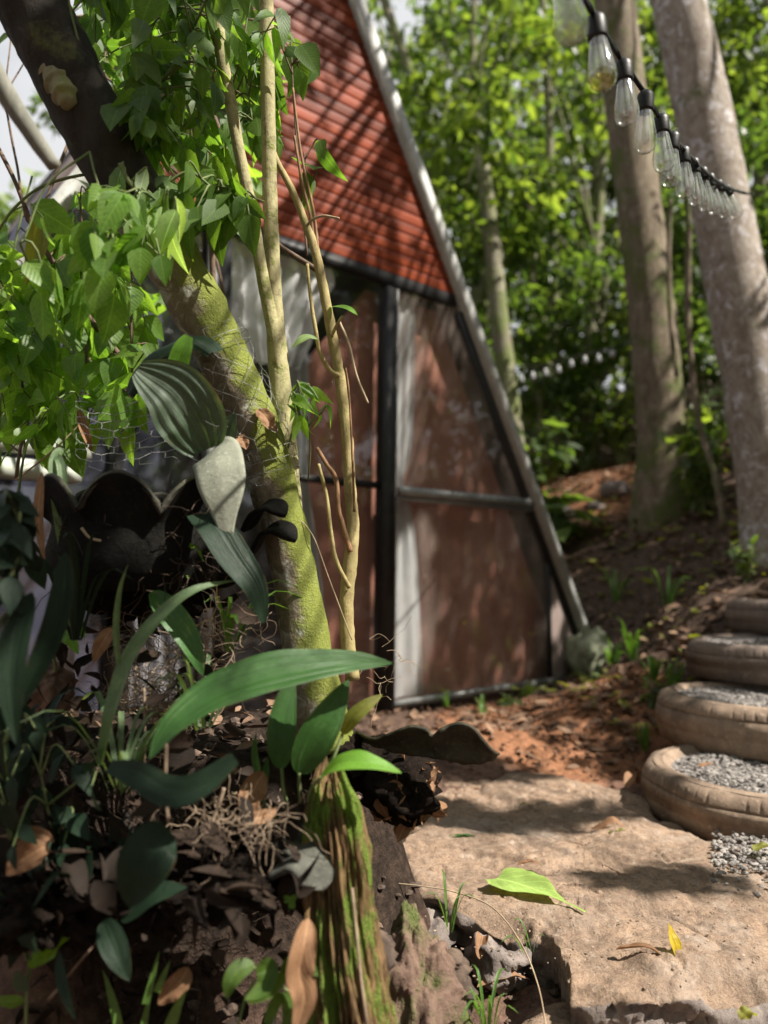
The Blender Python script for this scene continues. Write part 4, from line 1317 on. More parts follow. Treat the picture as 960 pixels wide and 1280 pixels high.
# leaf litter
C, D, N, L = [], [], [], []
for _ in range(8500):
    if rnd.random() < 0.75:
        x, y = rnd.uniform(0.9, 4.2), rnd.uniform(3.2, 8.5)
    else:
        x, y = rnd.uniform(-1.4, 1.0), rnd.uniform(1.0, 3.6)
        if abs(x - 0.6) < .75 and 1.25 < y < 2.8:
            continue
    C.append((x, y, zt(x, y) + rnd.uniform(0.004, 0.02)))
    a = rnd.random() * 6.283
    D.append((math.cos(a), math.sin(a), rnd.gauss(0, .2)))
    N.append((rnd.gauss(0, .45), rnd.gauss(0, .45), 1))
    L.append(rnd.uniform(0.03, 0.09) * (1 if y > 3 else 0.75))
vs, fs, uv = leaf_cloud(C, D, N, L, np.array(L) * 0.24, nrg.uniform(-.3, .5, len(C)), 0.35, MID)
tag(mesh_obj('leaf_litter', vs, fs, MT['litter'], None, uv), 'dry brown fallen leaves scattered over the slope and bank', 'leaf litter', None, 'stuff')
C, D, N, L = [], [], [], []
for _ in range(650):
    x, y = rnd.uniform(0.9, 3.6), rnd.uniform(3.0, 6.5)
    C.append((x, y, zt(x, y) + 0.02))
    a = rnd.random() * 6.283
    D.append((math.cos(a), math.sin(a), rnd.gauss(.2, .2)))
    N.append((rnd.gauss(0, .35), rnd.gauss(0, .35) - .2, 1))
    L.append(rnd.uniform(0.04, 0.1))
vs, fs, uv = leaf_cloud(C, D, N, L, np.array(L) * 0.28, 0.1, 0.25, MID)
tag(mesh_obj('ground_seedlings', vs, fs, MT['yellow_leaf'], None, uv), 'sparse yellow green seedlings and fallen leaves on the slope', 'seedlings', None, 'stuff')

# ------------------------------------------------------------------ string of bulbs
MT['bulb'] = mat_glass('bulb glass', 0.10, (0.96, 0.97, 0.95), (0.75, 0.77, 0.75), 2.6, 0.06, 30)
MT['bulb_cloudy'] = mat_glass('cloudy bulb glass', 0.38, (0.93, 0.95, 0.92), (0.62, 0.66, 0.6), 2.6, 0.08, 14)
MT['bulb_wet'] = mat_glass('bulb glass with yellow water', 0.05, (0.85, 0.8, 0.35), (0.55, 0.55, 0.2), 1.6, 0.04, 30)
MT['bulb_post'] = mat_glass('bulb inner stem', 0.22, (0.95, 0.96, 0.95), (0.75, 0.76, 0.74), 2.0, 0.05, 40)
cable = [(680, -80, 0.80), (706, -40, 0.88), (736, 8, 1.0), (758, 45, 1.1), (775, 72, 1.2), (800, 108, 1.28), (832, 158, 1.42), (860, 193, 1.58), (885, 218, 1.78), (905, 232, 1.98), (925, 240, 2.5), (942, 243, 4.1)]
cp_, _ = spline([P(*a) for a in cable], 120)
st = thing('string_light', cp_[60], 'string of clear teardrop bulbs on black cable strung to the large pale trunk', 'string lights')
mb = MB()
mb.tube(cp_, 0.0042, 8)
mb.tube([p + V((math.sin(i * 1.1) * 0.004, 0, math.cos(i * 1.1) * 0.005)) for i, p in enumerate(cp_)], 0.0022, 5)
mb.build('cable', MT['black'], st)
bulbs = [(701, -52, 718, 62, 0.87), (744, 22, 756, 121, 1.03), (779, 78, 785, 165, 1.2), (807, 117, 806, 198, 1.28), (826, 146, 831, 220, 1.38), (841, 168, 837, 238, 1.45), (854, 186, 857, 249, 1.56), (866, 200, 872, 255, 1.68), (877, 211, 884, 259, 1.8), (886, 219, 895, 262, 1.92), (896, 227, 907, 262, 2.05), (906, 233, 917, 258, 2.25)]
for i, (x0, y0, x1, y1, Y) in enumerate(bulbs):
    a, b_ = P(x0, y0, Y), P(x1, y1, Y)
    ax = (b_ - a)
    ln = ax.length
    ax = ax.normalized()
    qt = ax.to_track_quat('Z', 'Y')
    sz = 1.0

    def put(m_):
        m_.v = [qt @ (p * sz) + a for p in m_.v]
        return m_
    so_ = put(MB().lathe([(0.001, -0.004), (0.009, -0.003), (0.0135, 0.002), (0.0145, 0.008), (0.0145, 0.03), (0.0135, 0.033), (0.0001, 0.033)], 20)).build('lamp_socket', MT['black'], st)
    put(MB().lathe([(0.011, 0.031), (0.0125, 0.038), (0.0165, 0.062), (0.0195, 0.080), (0.0198, 0.090), (0.0175, 0.099), (0.012, 0.104), (0.005, 0.1055), (0.0001, 0.106)], 28)).build('glass_bulb', MT['bulb'] if i else MT['bulb_cloudy'], so_)
    put(MB().lathe([(0.004, 0.031), (0.005, 0.045), (0.0065, 0.07), (0.0075, 0.084), (0.004, 0.090), (0.0001, 0.091)], 12)).build('inner_stem', MT['bulb_post'], so_)
    if i == 1:
        put(MB().lathe([(0.0001, 0.083), (0.0182, 0.084), (0.0188, 0.090), (0.0168, 0.0985), (0.0115, 0.103), (0.0001, 0.105)], 24)).build('trapped_water', MT['bulb_wet'], so_)
# far string of bulbs
MT['bulb_far'] = mat_rough('pale frosted bulb', (0.40, 0.41, 0.42), (0.34, 0.35, 0.36), 10, 0.25, 0.0, spec=0.6)
fb = [(652, 474), (666, 470), (682, 466), (698, 462), (714, 455), (731, 450), (748, 448), (765, 442)]
sf = thing('string_light', P(700, 455, 7.2), 'far blurred string of small white bulbs between trees', 'string lights')
mb = MB()
mb.tube([P(630, 462, 7.2)] + [P(x, y - 8, 7.2) for x, y in fb] + [P(800, 425, 7.2)], 0.006, 5)
mb.build('cable', MT['black'], sf)
for x, y in fb:
    c = P(x, y, 7.2)
    MB().lathe([(0.0001, -0.04), (0.016, -0.034), (0.023, -0.016), (0.021, 0.008), (0.013, 0.03), (0.009, 0.04), (0.0001, 0.042)], 12, c).build('bulb', MT['bulb_far'], sf)
# white lamp shade hanging left of the twin stems
c = P(238, 150, 2.3)
t = thing('pendant_lamp', c + V((0, 0, .09)), 'small white cone shaped lamp hanging among leaves before the red gable', 'pendant lamp')
MB().lathe([(0.012, 0.05), (0.02, 0.045), (0.035, 0.01), (0.055, -0.035), (0.058, -0.04), (0.054, -0.038), (0.03, 0.01), (0.014, 0.04)], 28, c).build('lamp_shade', mat_rough('white shade', (0.75, 0.76, 0.78), (0.7, 0.7, 0.72), 10, 0.5, 0.05), t)
MB().lathe([(0.0001, 0.095), (0.009, 0.092), (0.011, 0.085), (0.009, 0.05), (0.0001, 0.048)], 14, c).build('lamp_socket', MT['alu'], t)
MB().tube([c + V((0, 0, .09)), P(232, 60, 2.3), P(225, -60, 2.3)], 0.003, 5, res=12).build('cord', MT['black'], t)

# wood behind the viewer, seen in the glass and shading the place
for x, y, k in ((-2, -5, 2), (2, -6, 0), (5.5, -4, 2), (-5, -3.5, 0), (-7.5, 1.5, 0), (-3.6, -7.5, 2), (4, -8, 0), (0.3, -8.5, 2), (8.5, -7, 0), (-8, -6, 2), (6.6, 0.2, 3), (7.2, -1.6, 3), (6.9, 2.0, 3), (5.8, 3.5, 3), (6.6, 4.5, 3), (7.6, 3.4, 3), (8.6, 4.4, 3), (8.6, -0.6, 3), (8.4, 1.2, 3), (9.6, 2.6, 3), (9.8, 0.2, 1), (10.5, -2, 1)):
    dup(kinds[k], (x, y, zt(x, y)), rnd.random() * 6, rnd.uniform(1.1, 1.4), LB[k])

# ------------------------------------------------------------------ mossy leaning tree
MT['mossbark'] = mat_bark('mossy bark', (0.13, 0.105, 0.07), (0.24, 0.20, 0.14), moss=(0.20, 0.235, 0.04), moss_amt=0.32, scale=34, bump=1.0, spots=(0.42, 0.43, 0.38), spot_amt=0.8, mossdir=(1.1, -0.25, 0.6), stretch=0.6, mscale=20)
MT['shadebark'] = mat_bark('shaded bark', (0.018, 0.015, 0.012), (0.04, 0.034, 0.026), moss=(0.10, 0.11, 0.04), moss_amt=0.12, scale=26, bump=0.6, spots=(0.10, 0.09, 0.08), spot_amt=0.3, mscale=20)
MT['stembark'] = mat_bark('smooth green stem bark', (0.30, 0.27, 0.14), (0.42, 0.38, 0.21), moss=(0.20, 0.23, 0.05), moss_amt=0.25, scale=60, bump=0.8, stretch=0.5, spots=(0.10, 0.085, 0.045), spot_amt=.55)
MT['yellowbark'] = mat_bark('yellow green bark', (0.28, 0.23, 0.10), (0.38, 0.31, 0.15), moss=(0.20, 0.20, 0.05), moss_amt=0.2, scale=50, bump=0.6, spots=(0.20, 0.13, 0.07), spot_amt=0.6, stretch=0.35)
MT['greybark'] = mat_bark('grey smooth bark', (0.13, 0.13, 0.105), (0.23, 0.225, 0.19), scale=40, bump=0.25, stretch=0.3)
def RX(px_, Y):
    return px_ * Y / F


mt = thing('mossy_tree', P(385, 830, 1.42), 'leaning mossy trunk with two thin upright stems in front of the cabin', 'tree')
tk = [(398, 930, 1.44, 44), (392, 870, 1.43, 37), (384, 815, 1.42, 31), (374, 755, 1.42, 28), (362, 690, 1.42, 28), (346, 625, 1.42, 29), (328, 560, 1.41, 31), (304, 500, 1.40, 32), (276, 440, 1.39, 33), (246, 380, 1.37, 34), (212, 320, 1.35, 36), (176, 260, 1.33, 39), (138, 195, 1.31, 42), (96, 115, 1.29, 44), (50, 25, 1.27, 46), (5, -70, 1.25, 48)]
mb = MB()
mb.tube([P(x, y, Y) for x, y, Y, r in tk], [RX(r, Y) for x, y, Y, r in tk], 36, 0.10, 22, res=110)
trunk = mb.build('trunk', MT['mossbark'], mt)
# shade on the upper trunk painted in: a face region of near-black bark
trunk.data.materials.append(MT['shadebark'])
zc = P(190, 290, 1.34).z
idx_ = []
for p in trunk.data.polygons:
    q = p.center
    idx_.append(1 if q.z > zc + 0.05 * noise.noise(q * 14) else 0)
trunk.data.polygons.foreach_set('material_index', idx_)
# bark collars and a cut branch stub
for (x, y, Y, r, lab) in ((112, 152, 1.27, 0, ''),):
    a, b_ = P(62, 88, 1.26), P(88, 135, 1.235)
    mb = MB()
    pts, rr = spline([P(58, 80, 1.27), P(70, 98, 1.25), P(80, 115, 1.24), P(86, 130, 1.235)], 40, [0.014, 0.022, 0.021, 0.014])
    rr = [r_ * (1 + 0.26 * max(0, math.sin(i * 0.62)) ** 2) for i, r_ in enumerate(rr)]
    mb.tube(pts, rr, 24, 0.05, 60)
    mb.build('branch_stub', mat_bark('stub bark', (0.17, 0.155, 0.09), (0.28, 0.26, 0.16), moss=(0.20, 0.22, 0.08), moss_amt=0.35, scale=50, bump=0.5), mt)
mb = MB()
s2 = [(392, 850, 1.46, 22), (384, 790, 1.46, 21), (374, 715, 1.46, 18), (364, 640, 1.46, 15), (357, 560, 1.46, 14.5), (351, 490, 1.46, 14), (346, 430, 1.46, 12.5), (342, 360, 1.46, 10), (338, 260, 1.45, 9.5), (336, 170, 1.44, 9.5), (334, 80, 1.43, 9.5), (332, -60, 1.42, 9.5)]
mb.tube([P(x, y, Y) for x, y, Y, r in s2], [RX(r, Y) for x, y, Y, r in s2], 20, 0.06, 40, res=80)
mb.build('stem', MT['stembark'], mt)
mb = MB()
s3 = [(350, 470, 1.455, 9), (341, 410, 1.44, 9), (328, 345, 1.43, 8), (316, 270, 1.42, 7.5), (299, 190, 1.41, 7.5), (285, 110, 1.40, 8), (275, 60, 1.39, 8), (272, 0, 1.38, 8), (270, -60, 1.38, 8)]
mb.tube([P(x, y, Y) for x, y, Y, r in s3], [RX(r, Y) for x, y, Y, r in s3], 16, 0.06, 40, res=60)
mb.tube([P(277, 70, 1.39), P(264, 30, 1.39), P(254, -40, 1.39)], RX(5, 1.39), 10, 0.05, 30, res=16)
mb.build('stem', MT['stembark'], mt)
# young stem on the right
sap = thing('young_tree', P(437, 812, 1.5), 'thin yellow green sapling stem right of the mossy trunk with forking twigs', 'sapling')
mb = MB()
s4 = [(441, 850, 1.52, 9), (435, 805, 1.52, 9), (433, 750, 1.52, 9), (438, 700, 1.52, 9), (441, 655, 1.52, 8), (437, 600, 1.52, 7.5), (434, 550, 1.52, 7.5), (426, 480, 1.52, 7), (415, 420, 1.51, 6.8), (404, 360, 1.5, 6.3), (393, 310, 1.5, 6), (380, 275, 1.5, 5), (366, 240, 1.49, 4.5), (348, 205, 1.49, 4), (342, 190, 1.49, 3.5)]
mb.tube([P(x, y, Y) for x, y, Y, r in s4], [RX(r, Y) for x, y, Y, r in s4], 14, 0.16, 60, res=90)
mb.build('stem', MT['yellowbark'], sap)
tw = [([(424, 470, 1.5), (412, 462, 1.5), (400, 440, 1.49), (394, 410, 1.48), (388, 370, 1.48), (384, 330, 1.48)], 3.0, 'yellowbark'),
      ([(438, 690, 1.5), (424, 640, 1.49), (420, 600, 1.49), (408, 580, 1.48), (396, 560, 1.48)], 3.5, 'twigred'),
      ([(437, 735, 1.5), (420, 700, 1.49), (413, 660, 1.48), (408, 620, 1.48), (398, 580, 1.47)], 3.0, 'yellowbark'),
      ([(443, 640, 1.5), (440, 560, 1.49), (436, 490, 1.49), (432, 460, 1.49)], 1.6, 'twigred'),
      ([(415, 420, 1.5), (420, 408, 1.49), (428, 395, 1.48)], 2.2, 'yellowbark'),
      ([(424, 402, 1.49), (436, 430, 1.47), (446, 470, 1.46), (460, 504, 1.46)], 1.8, 'straw'),
      ([(404, 350, 1.5), (414, 385, 1.49), (398, 320, 1.5), (392, 265, 1.5), (376, 190, 1.5), (366, 110, 1.5)], 2.2, 'twigred'),
      ([(396, 330, 1.5), (388, 270, 1.5), (378, 230, 1.5), (368, 170, 1.5)], 2.4, 'twigred'),
      ([(382, 285, 1.5), (390, 275, 1.48), (404, 270, 1.47), (424, 273, 1.46)], 2.0, 'straw')]
MT['twigred'] = mat_rough('reddish twig', (0.20, 0.11, 0.055), (0.30, 0.17, 0.09), 50, 0.7, 0.3)
for l, r, mtn in tw:
    if l[0] == (404, 350, 1.5):
        l = [l[0]] + l[2:]
    mb = MB().tube([P(*a) for a in l], [RX(r, 1.5) * (1 - 0.35 * i / len(l)) for i in range(len(l))], 8, 0.15, 80, res=36)
    mb.build('twig', MT[mtn], sap)

# grey cut branch in front, upper left
a = [(-30, 50, 1.0, 15), (8, 118, 1.02, 13), (40, 168, 1.03, 11), (68, 208, 1.04, 9)]
br = MB().tube([P(x, y, Y) for x, y, Y, r in a], [RX(r, Y) for x, y, Y, r in a], 18, 0.05, 30, res=30).build('cut_branch', MT['greybark'])
tag(br, 'smooth grey cut branch slanting across the dark upper trunk', 'branch')


# ------------------------------------------------------------------ leafy shrubs on the left
def leafy(name, label, cat, mains, region, n, lsize, mat, stemmat='twig', per=(3, 6), tl=0.14, down=0.5, kind=NEAR, ratio=(0.26, 0.34), group=None, droop=0.25, face=(0.1, -0.7, 0.6), jit=0.6, lrange=(0.65, 1.2), Yr=None):
    """mains: stems [(pixels..), radius]; region: polygon of (x, y) in which the leaf sprays end"""
    t = thing(name, P(*mains[0][0][0]), label, cat, group)
    mb = MB()
    src = []
    for l, r in mains:
        p, rr = spline([P(*a) for a in l], 26, [r * (1 - .5 * i / len(l)) for i in range(len(l))])
        mb.tube(p, rr, 8, 0.1, 60)
        src += p
    C, D, N = [], [], []
    xs = [a[0] for a in region]
    ys = [a[1] for a in region]

    def inside(x, y):
        c = False
        for (x0, y0), (x1, y1) in zip(region, region[1:] + region[:1]):
            if (y0 > y) != (y1 > y) and x < (x1 - x0) * (y - y0) / (y1 - y0) + x0:
                c = not c
        return c
    k = 0
    while k < n:
        x, y = rnd.uniform(min(xs), max(xs)), rnd.uniform(min(ys), max(ys))
        if not inside(x, y):
            continue
        k += 1
        Yb = rnd.uniform(*Yr)
        e = P(x, y, Yb)
        s = min(src, key=lambda q: (q - e).length_squared * rnd.uniform(.7, 1.5))
        dv_ = e - s
        if dv_.length > tl * 3:
            s = e - dv_.normalized() * tl * rnd.uniform(1.5, 3)
            s = min(src, key=lambda q: (q - s).length_squared)
        mid = s.lerp(e, 0.5) + V((rnd.gauss(0, .015), rnd.gauss(0, .015), 0.03))
        p, _q = spline([s, mid, e], 9)
        mb.tube(p, [0.0022 - 0.0012 * i / 9 for i in range(9)], 5)
        m_ = rnd.randint(*per)
        ax = (p[-1] - p[-3]).normalized()
        for j in range(m_):
            f = 1 - 0.6 * j / m_
            q = p[min(8, int(f * 8))]
            sd = V((rnd.gauss(0, 1), rnd.gauss(0, 1), rnd.gauss(0, 1)))
            sd = (sd - ax * sd.dot(ax)).normalized()
            u = (sd * (1 if j else .2) + ax * .6 + V((0, 0, -down))).normalized()
            C.append(q)
            D.append(u)
            fn = V(face) + V((rnd.gauss(0, jit), rnd.gauss(0, jit), rnd.gauss(0, jit)))
            N.append(fn)
    L = nrg.uniform(*lrange, len(C)) * lsize
    vs, fs, uv = leaf_cloud(C, D, N, L, L * nrg.uniform(*ratio, len(C)), droop, nrg.uniform(.1, .35, len(C))[:, None], kind)
    mb.build('stems', MT[stemmat], t)
    mesh_obj('foliage', vs, fs, MT[mat], t, uv)
    return t


leafy('leafy_shrub', 'bright broad leaved shrub on the left in front of the dark glass', 'shrub',
      [([(158, 455, 1.75), (110, 395, 1.72), (70, 335, 1.7), (40, 280, 1.68), (18, 225, 1.66), (-15, 160, 1.65)], 0.0075),
       ([(165, 545, 1.75), (165, 470, 1.72), (164, 360, 1.7), (166, 250, 1.7)], 0.004),
       ([(110, 560, 1.8), (108, 450, 1.8), (106, 340, 1.78), (100, 250, 1.75)], 0.0045),
       ([(20, 600, 1.7), (30, 500, 1.7), (10, 400, 1.7), (-10, 320, 1.7)], 0.004)],
      [(-25, 300), (30, 310), (60, 330), (95, 230), (150, 230), (175, 330), (185, 430), (150, 450), (175, 540), (100, 540), (60, 560), (-25, 560)], 76, 0.088, 'shrub', Yr=(1.55, 2.05), tl=.1, down=.6, per=(2, 5), jit=1.0, lrange=(.4, 1.2), ratio=(.24, .4))
leafy('leafy_shrub', 'tall shrub with hanging leaves filling the upper left corner', 'shrub',
      [([(300, 560, 2.0), (270, 400, 1.95), (262, 250, 1.9), (240, 100, 1.85), (225, -40, 1.8)], 0.009),
       ([(292, 125, 1.6), (240, 70, 1.6), (190, 45, 1.6), (140, 28, 1.6)], 0.006),
       ([(-10, 16, 1.55), (60, 15, 1.55), (110, 22, 1.56), (200, 15, 1.6), (320, 25, 1.65)], 0.004),
       ([(240, 90, 1.85), (180, 120, 1.8), (120, 90, 1.75)], 0.004), ([(262, 250, 1.9), (200, 200, 1.85), (150, 170, 1.8)], 0.004),
       ([(85, 180, 1.8), (40, 280, 1.75), (20, 200, 1.75), (5, 120, 1.75)], 0.004)],
      [(-20, -20), (380, -20), (372, 60), (330, 190), (300, 240), (230, 240), (150, 190), (90, 110), (60, 40), (-20, 30)], 84, 0.092, 'shrub_dark', Yr=(1.45, 2.1), tl=.12, down=.9, per=(2, 5), jit=1.0, lrange=(.35, 1.25), ratio=(.18, .36))
leafy('leafy_shrub', 'drooping narrow leaved sprays at the top left among broader leaves', 'shrub',
      [([(240, -40, 1.5), (215, 40, 1.5), (190, 110, 1.5), (180, 170, 1.5)], 0.003), ([(320, -40, 1.55), (305, 60, 1.55), (315, 150, 1.55)], 0.0025), ([(215, 40, 1.5), (150, 60, 1.45), (110, 90, 1.4)], 0.002)],
      [(120, -10), (370, -10), (350, 190), (250, 250), (150, 180)], 34, 0.085, 'shrub', Yr=(1.3, 1.7), tl=.08, down=1.1, per=(3, 6), jit=.9, lrange=(.4, 1.2), ratio=(.12, .2), droop=.4, stemmat='green_stem')
leafy('leafy_shrub', 'light green leafy climber behind the leaning trunk on the left', 'shrub',
      [([(300, 600, 2.2), (285, 400, 2.2), (250, 250, 2.15), (210, 120, 2.1)], 0.006), ([(250, 250, 2.15), (170, 150, 2.1), (130, 60, 2.1)], 0.004)],
      [(150, -10), (360, -10), (340, 150), (330, 260), (220, 240), (150, 130)], 36, 0.10, 'shrub', Yr=(2.0, 2.5), tl=.14, down=.5, jit=1.0, lrange=(.4, 1.2), ratio=(.2, .36))
leafy('leafy_shrub', 'veined green leaf cluster hanging between leaning trunk and thin stems', 'shrub',
      [([(200, 235, 1.3), (235, 215, 1.3), (262, 232, 1.3), (300, 262, 1.32)], 0.003), ([(262, 232, 1.3), (285, 235, 1.3), (330, 252, 1.3)], 0.002)],
      [(215, 240), (250, 222), (310, 240), (318, 280), (250, 282), (215, 275)], 15, 0.072, 'shrub_dark', Yr=(1.25, 1.36), tl=.05, down=.9, per=(2, 4), ratio=(.24, .3), stemmat='green_stem')
leafy('leafy_shrub', 'pale drooping leaf tuft growing from the leaning trunk', 'shrub',
      [([(150, 205, 1.22), (160, 225, 1.22), (172, 240, 1.22)], 0.004), ([(160, 225, 1.22), (190, 245, 1.22), (215, 270, 1.22)], 0.002)],
      [(140, 235), (185, 225), (225, 285), (200, 300), (150, 280)], 11, 0.085, 'shrub_pale', Yr=(1.17, 1.26), tl=.05, down=1.6, per=(2, 3), ratio=(.16, .24), stemmat='green_stem')
leafy('leafy_shrub', 'small bright sprig of pointed leaves at the fork of the mossy tree', 'sprig',
      [([(360, 560, 1.40), (368, 530, 1.38), (378, 500, 1.37)], 0.002), ([(385, 600, 1.42), (388, 560, 1.40), (384, 520, 1.38)], 0.0015)],
      [(355, 495), (395, 490), (410, 520), (395, 560), (372, 540)], 7, 0.055, 'shrub', Yr=(1.33, 1.42), tl=.04, down=.4, per=(2, 3), ratio=(.16, .22), stemmat='green_stem')
leafy('leafy_shrub', 'few large leaves on twigs in front of the red siding', 'shrub',
      [([(384, 320, 1.6), (376, 230, 1.6), (368, 140, 1.6), (362, 20, 1.6)], 0.0025), ([(398, 300, 1.58), (388, 250, 1.58), (380, 190, 1.58)], 0.002)],
      [(362, 20), (396, 40), (402, 120), (405, 220), (386, 240), (372, 200), (366, 100)], 7, 0.095, 'shrub_dark', Yr=(1.52, 1.68), tl=.05, down=.6, per=(1, 2), ratio=(.24, .34))
leafy('leafy_shrub', 'low bright weeds left of the planter above the pale sills', 'weeds',
      [([(20, 640, 1.5), (30, 570, 1.5), (45, 520, 1.5)], 0.003), ([(70, 640, 1.5), (80, 560, 1.5), (70, 500, 1.5)], 0.003), ([(-10, 640, 1.5), (-5, 580, 1.5), (0, 520, 1.5)], 0.003)],
      [(-20, 500), (110, 500), (100, 530), (60, 545), (-20, 600)], 9, 0.06, 'shrub', Yr=(1.4, 1.6), tl=.06, down=.1, per=(2, 4), ratio=(.16, .24), stemmat='green_stem')
leafy('leafy_shrub', 'blurred dark green weeds at left edge below the sills', 'weeds',
      [([(20, 850, 1.0), (15, 740, 1.0), (25, 640, 1.0)], 0.003), ([(-10, 850, 1.0), (-10, 720, 1.0), (-5, 640, 1.0)], 0.003)],
      [(-20, 610), (40, 620), (45, 700), (20, 800), (-20, 840)], 12, 0.05, 'dark_leaf', Yr=(0.92, 1.1), tl=.06, down=.3, per=(3, 5), stemmat='green_stem')
leafy('leafy_shrub', 'few soft green leaves hanging in front of the leaning trunk at upper left', 'shrub',
      [([(112, 190, 1.2), (118, 215, 1.18), (128, 250, 1.17), (135, 300, 1.17)], 0.002), ([(120, 230, 1.17), (160, 280, 1.17), (200, 320, 1.18)], 0.002), ([(112, 190, 1.2), (60, 230, 1.17), (30, 300, 1.16)], 0.002)],
      [(90, 130), (150, 160), (215, 260), (215, 330), (150, 400), (60, 420), (10, 330), (30, 240)], 13, 0.07, 'shrub', Yr=(1.1, 1.22), tl=.06, down=.7, per=(1, 3), ratio=(.28, .36), stemmat='green_stem')
leafy('leafy_shrub', 'dark weedy growth in the shade between the two planters at left', 'weeds',
      [([(60, 1180, 1.15), (70, 1080, 1.12), (50, 960, 1.1)], 0.002), ([(10, 1180, 1.12), (15, 1050, 1.1), (5, 930, 1.08)], 0.002)],
      [(-20, 900), (100, 900), (120, 1000), (90, 1160), (-20, 1180)], 24, 0.045, 'dark_leaf', Yr=(1.02, 1.18), tl=.05, down=.4, per=(2, 4), ratio=(.2, .34), stemmat='green_stem')
leafy('leafy_shrub', 'dense small leaved creeper crowding round the dark upper trunk', 'shrub',
      [([(150, 210, 1.32), (135, 150, 1.28), (110, 90, 1.25), (90, 20, 1.24), (80, -40, 1.24)], 0.003), ([(135, 150, 1.28), (185, 120, 1.3), (230, 60, 1.32), (260, -10, 1.34)], 0.003), ([(150, 210, 1.32), (60, 230, 1.3), (10, 270, 1.3), (-20, 330, 1.3)], 0.003)],
      [(100, -20), (300, -20), (290, 90), (230, 190), (150, 190), (120, 80)], 52, 0.066, 'shrub_dark', Yr=(1.2, 1.45), tl=.07, down=.8, per=(2, 5), jit=1.0, lrange=(.4, 1.3), ratio=(.2, .36), stemmat='green_stem')
leafy('leafy_shrub', 'mixed leafy growth at the far left edge below the cut branch', 'shrub',
      [([(-10, 560, 1.9), (0, 420, 1.9), (20, 300, 1.9), (40, 220, 1.9)], 0.004), ([(0, 420, 1.9), (80, 350, 1.9), (140, 300, 1.9)], 0.003), ([(-10, 560, 1.9), (90, 480, 1.95), (170, 400, 2.0)], 0.003)],
      [(-20, 290), (60, 330), (130, 270), (200, 330), (220, 470), (160, 530), (-20, 540)], 60, 0.085, 'shrub', Yr=(1.75, 2.2), tl=.1, down=.5, per=(2, 5), jit=1.0, lrange=(.4, 1.2), ratio=(.24, .4), stemmat='green_stem')
# single noticeable leaves
def one_leaf(name, pts, w, mat, label, cat='leaf', **k):
    o = MB().blade([P(*a) for a in pts], w, **k).build(name, MT[mat])
    return tag(o, label, cat)


one_leaf('hanging_leaf', [(58, 262, 1.4), (52, 290, 1.38), (46, 318, 1.37), (32, 358, 1.37)], 0.026, 'yellow_leaf', 'yellow tinged curled leaf hanging at the far left', cup=.7, up=(.3, -1, .2))
mb = MB().tube([P(424, 392, 1.48), P(415, 380, 1.49), P(411, 377, 1.5)], 0.001, 5)
one_leaf('sapling_leaf', [(412, 384, 1.5), (424, 383, 1.48), (436, 386, 1.47), (447, 394, 1.46)], 0.011, 'lime_leaf', 'single bright leaf sticking out right of the sapling stem', up=(0, -.6, .9))
one_leaf('sapling_leaf', [(398, 424, 1.47), (385, 421, 1.46), (375, 426, 1.45), (364, 436, 1.45)], 0.011, 'shrub_pale', 'small pale veined leaf left of the sapling stem', up=(0, -.7, .7))
one_leaf('dry_hanging_leaf', [(98, 512, 1.4), (104, 535, 1.39), (110, 552, 1.39), (116, 568, 1.39)], 0.014, 'dry', 'reddish brown dry curled leaf caught left of the pleated leaf', cup=.9, up=(.5, -1, 0))
# hanging ribbed cactus stem
mb = MB()
p, _ = spline([P(274, 128, 1.9), P(277, 165, 1.9), P(278, 200, 1.9), P(280, 235, 1.9)], 40)
for k in range(3):
    an = k * 2.094 + .6
    d = V((math.cos(an), math.sin(an), 0))
    s_ = V((-d.y, d.x, 0)) * 0.003
    vs, fs = [], []
    for i, q in enumerate(p):
        w = 0.021 * (1 + 0.16 * math.sin(i * 1.3)) * (0.35 + 0.65 * min(1, min(i, 39 - i) / 4))
        vs += [q + s_, q + d * w, q - s_]
    for i in range(39):
        for j in range(2):
            fs.append((i * 3 + j, i * 3 + j + 1, i * 3 + 4 + j, i * 3 + 3 + j))
    mb.add(vs, fs)
tag(mb.build('climbing_cactus', mat_rough('cactus skin', (0.10, 0.15, 0.08), (0.16, 0.21, 0.12), 30, 0.5, 0.2)), 'grey green three ribbed cactus stem hanging left of the thin stems', 'cactus')

# ------------------------------------------------------------------ tyre planters
MT['rubber'] = mat_rough('shade-blackened weathered rubber', (0.004, 0.004, 0.004), (0.010, 0.009, 0.007), 18, 0.8, 0.8, (0.020, 0.017, 0.011), spec=.15)  # rubber blackened beyond its own tone to stand for shade
MT['rim'] = mat_bark('weathered rim', (0.03, 0.028, 0.022), (0.06, 0.055, 0.042), moss=(0.20, 0.20, 0.13), moss_amt=0.25, scale=16, bump=0.5, stretch=1.0)
MT['rubber_pale'] = mat_rough('algae grey rubber', (0.26, 0.27, 0.21), (0.19, 0.20, 0.155), 22, 0.75, 0.35, (0.33, 0.34, 0.27))
MT['humus'] = mat_rough('shade-darkened root mass', (0.007, 0.005, 0.004), (0.022, 0.015, 0.011), 40, 0.95, 0.9, (0.045, 0.03, 0.022), spec=.1)  # root mass darkened so its colour carries the deep shade


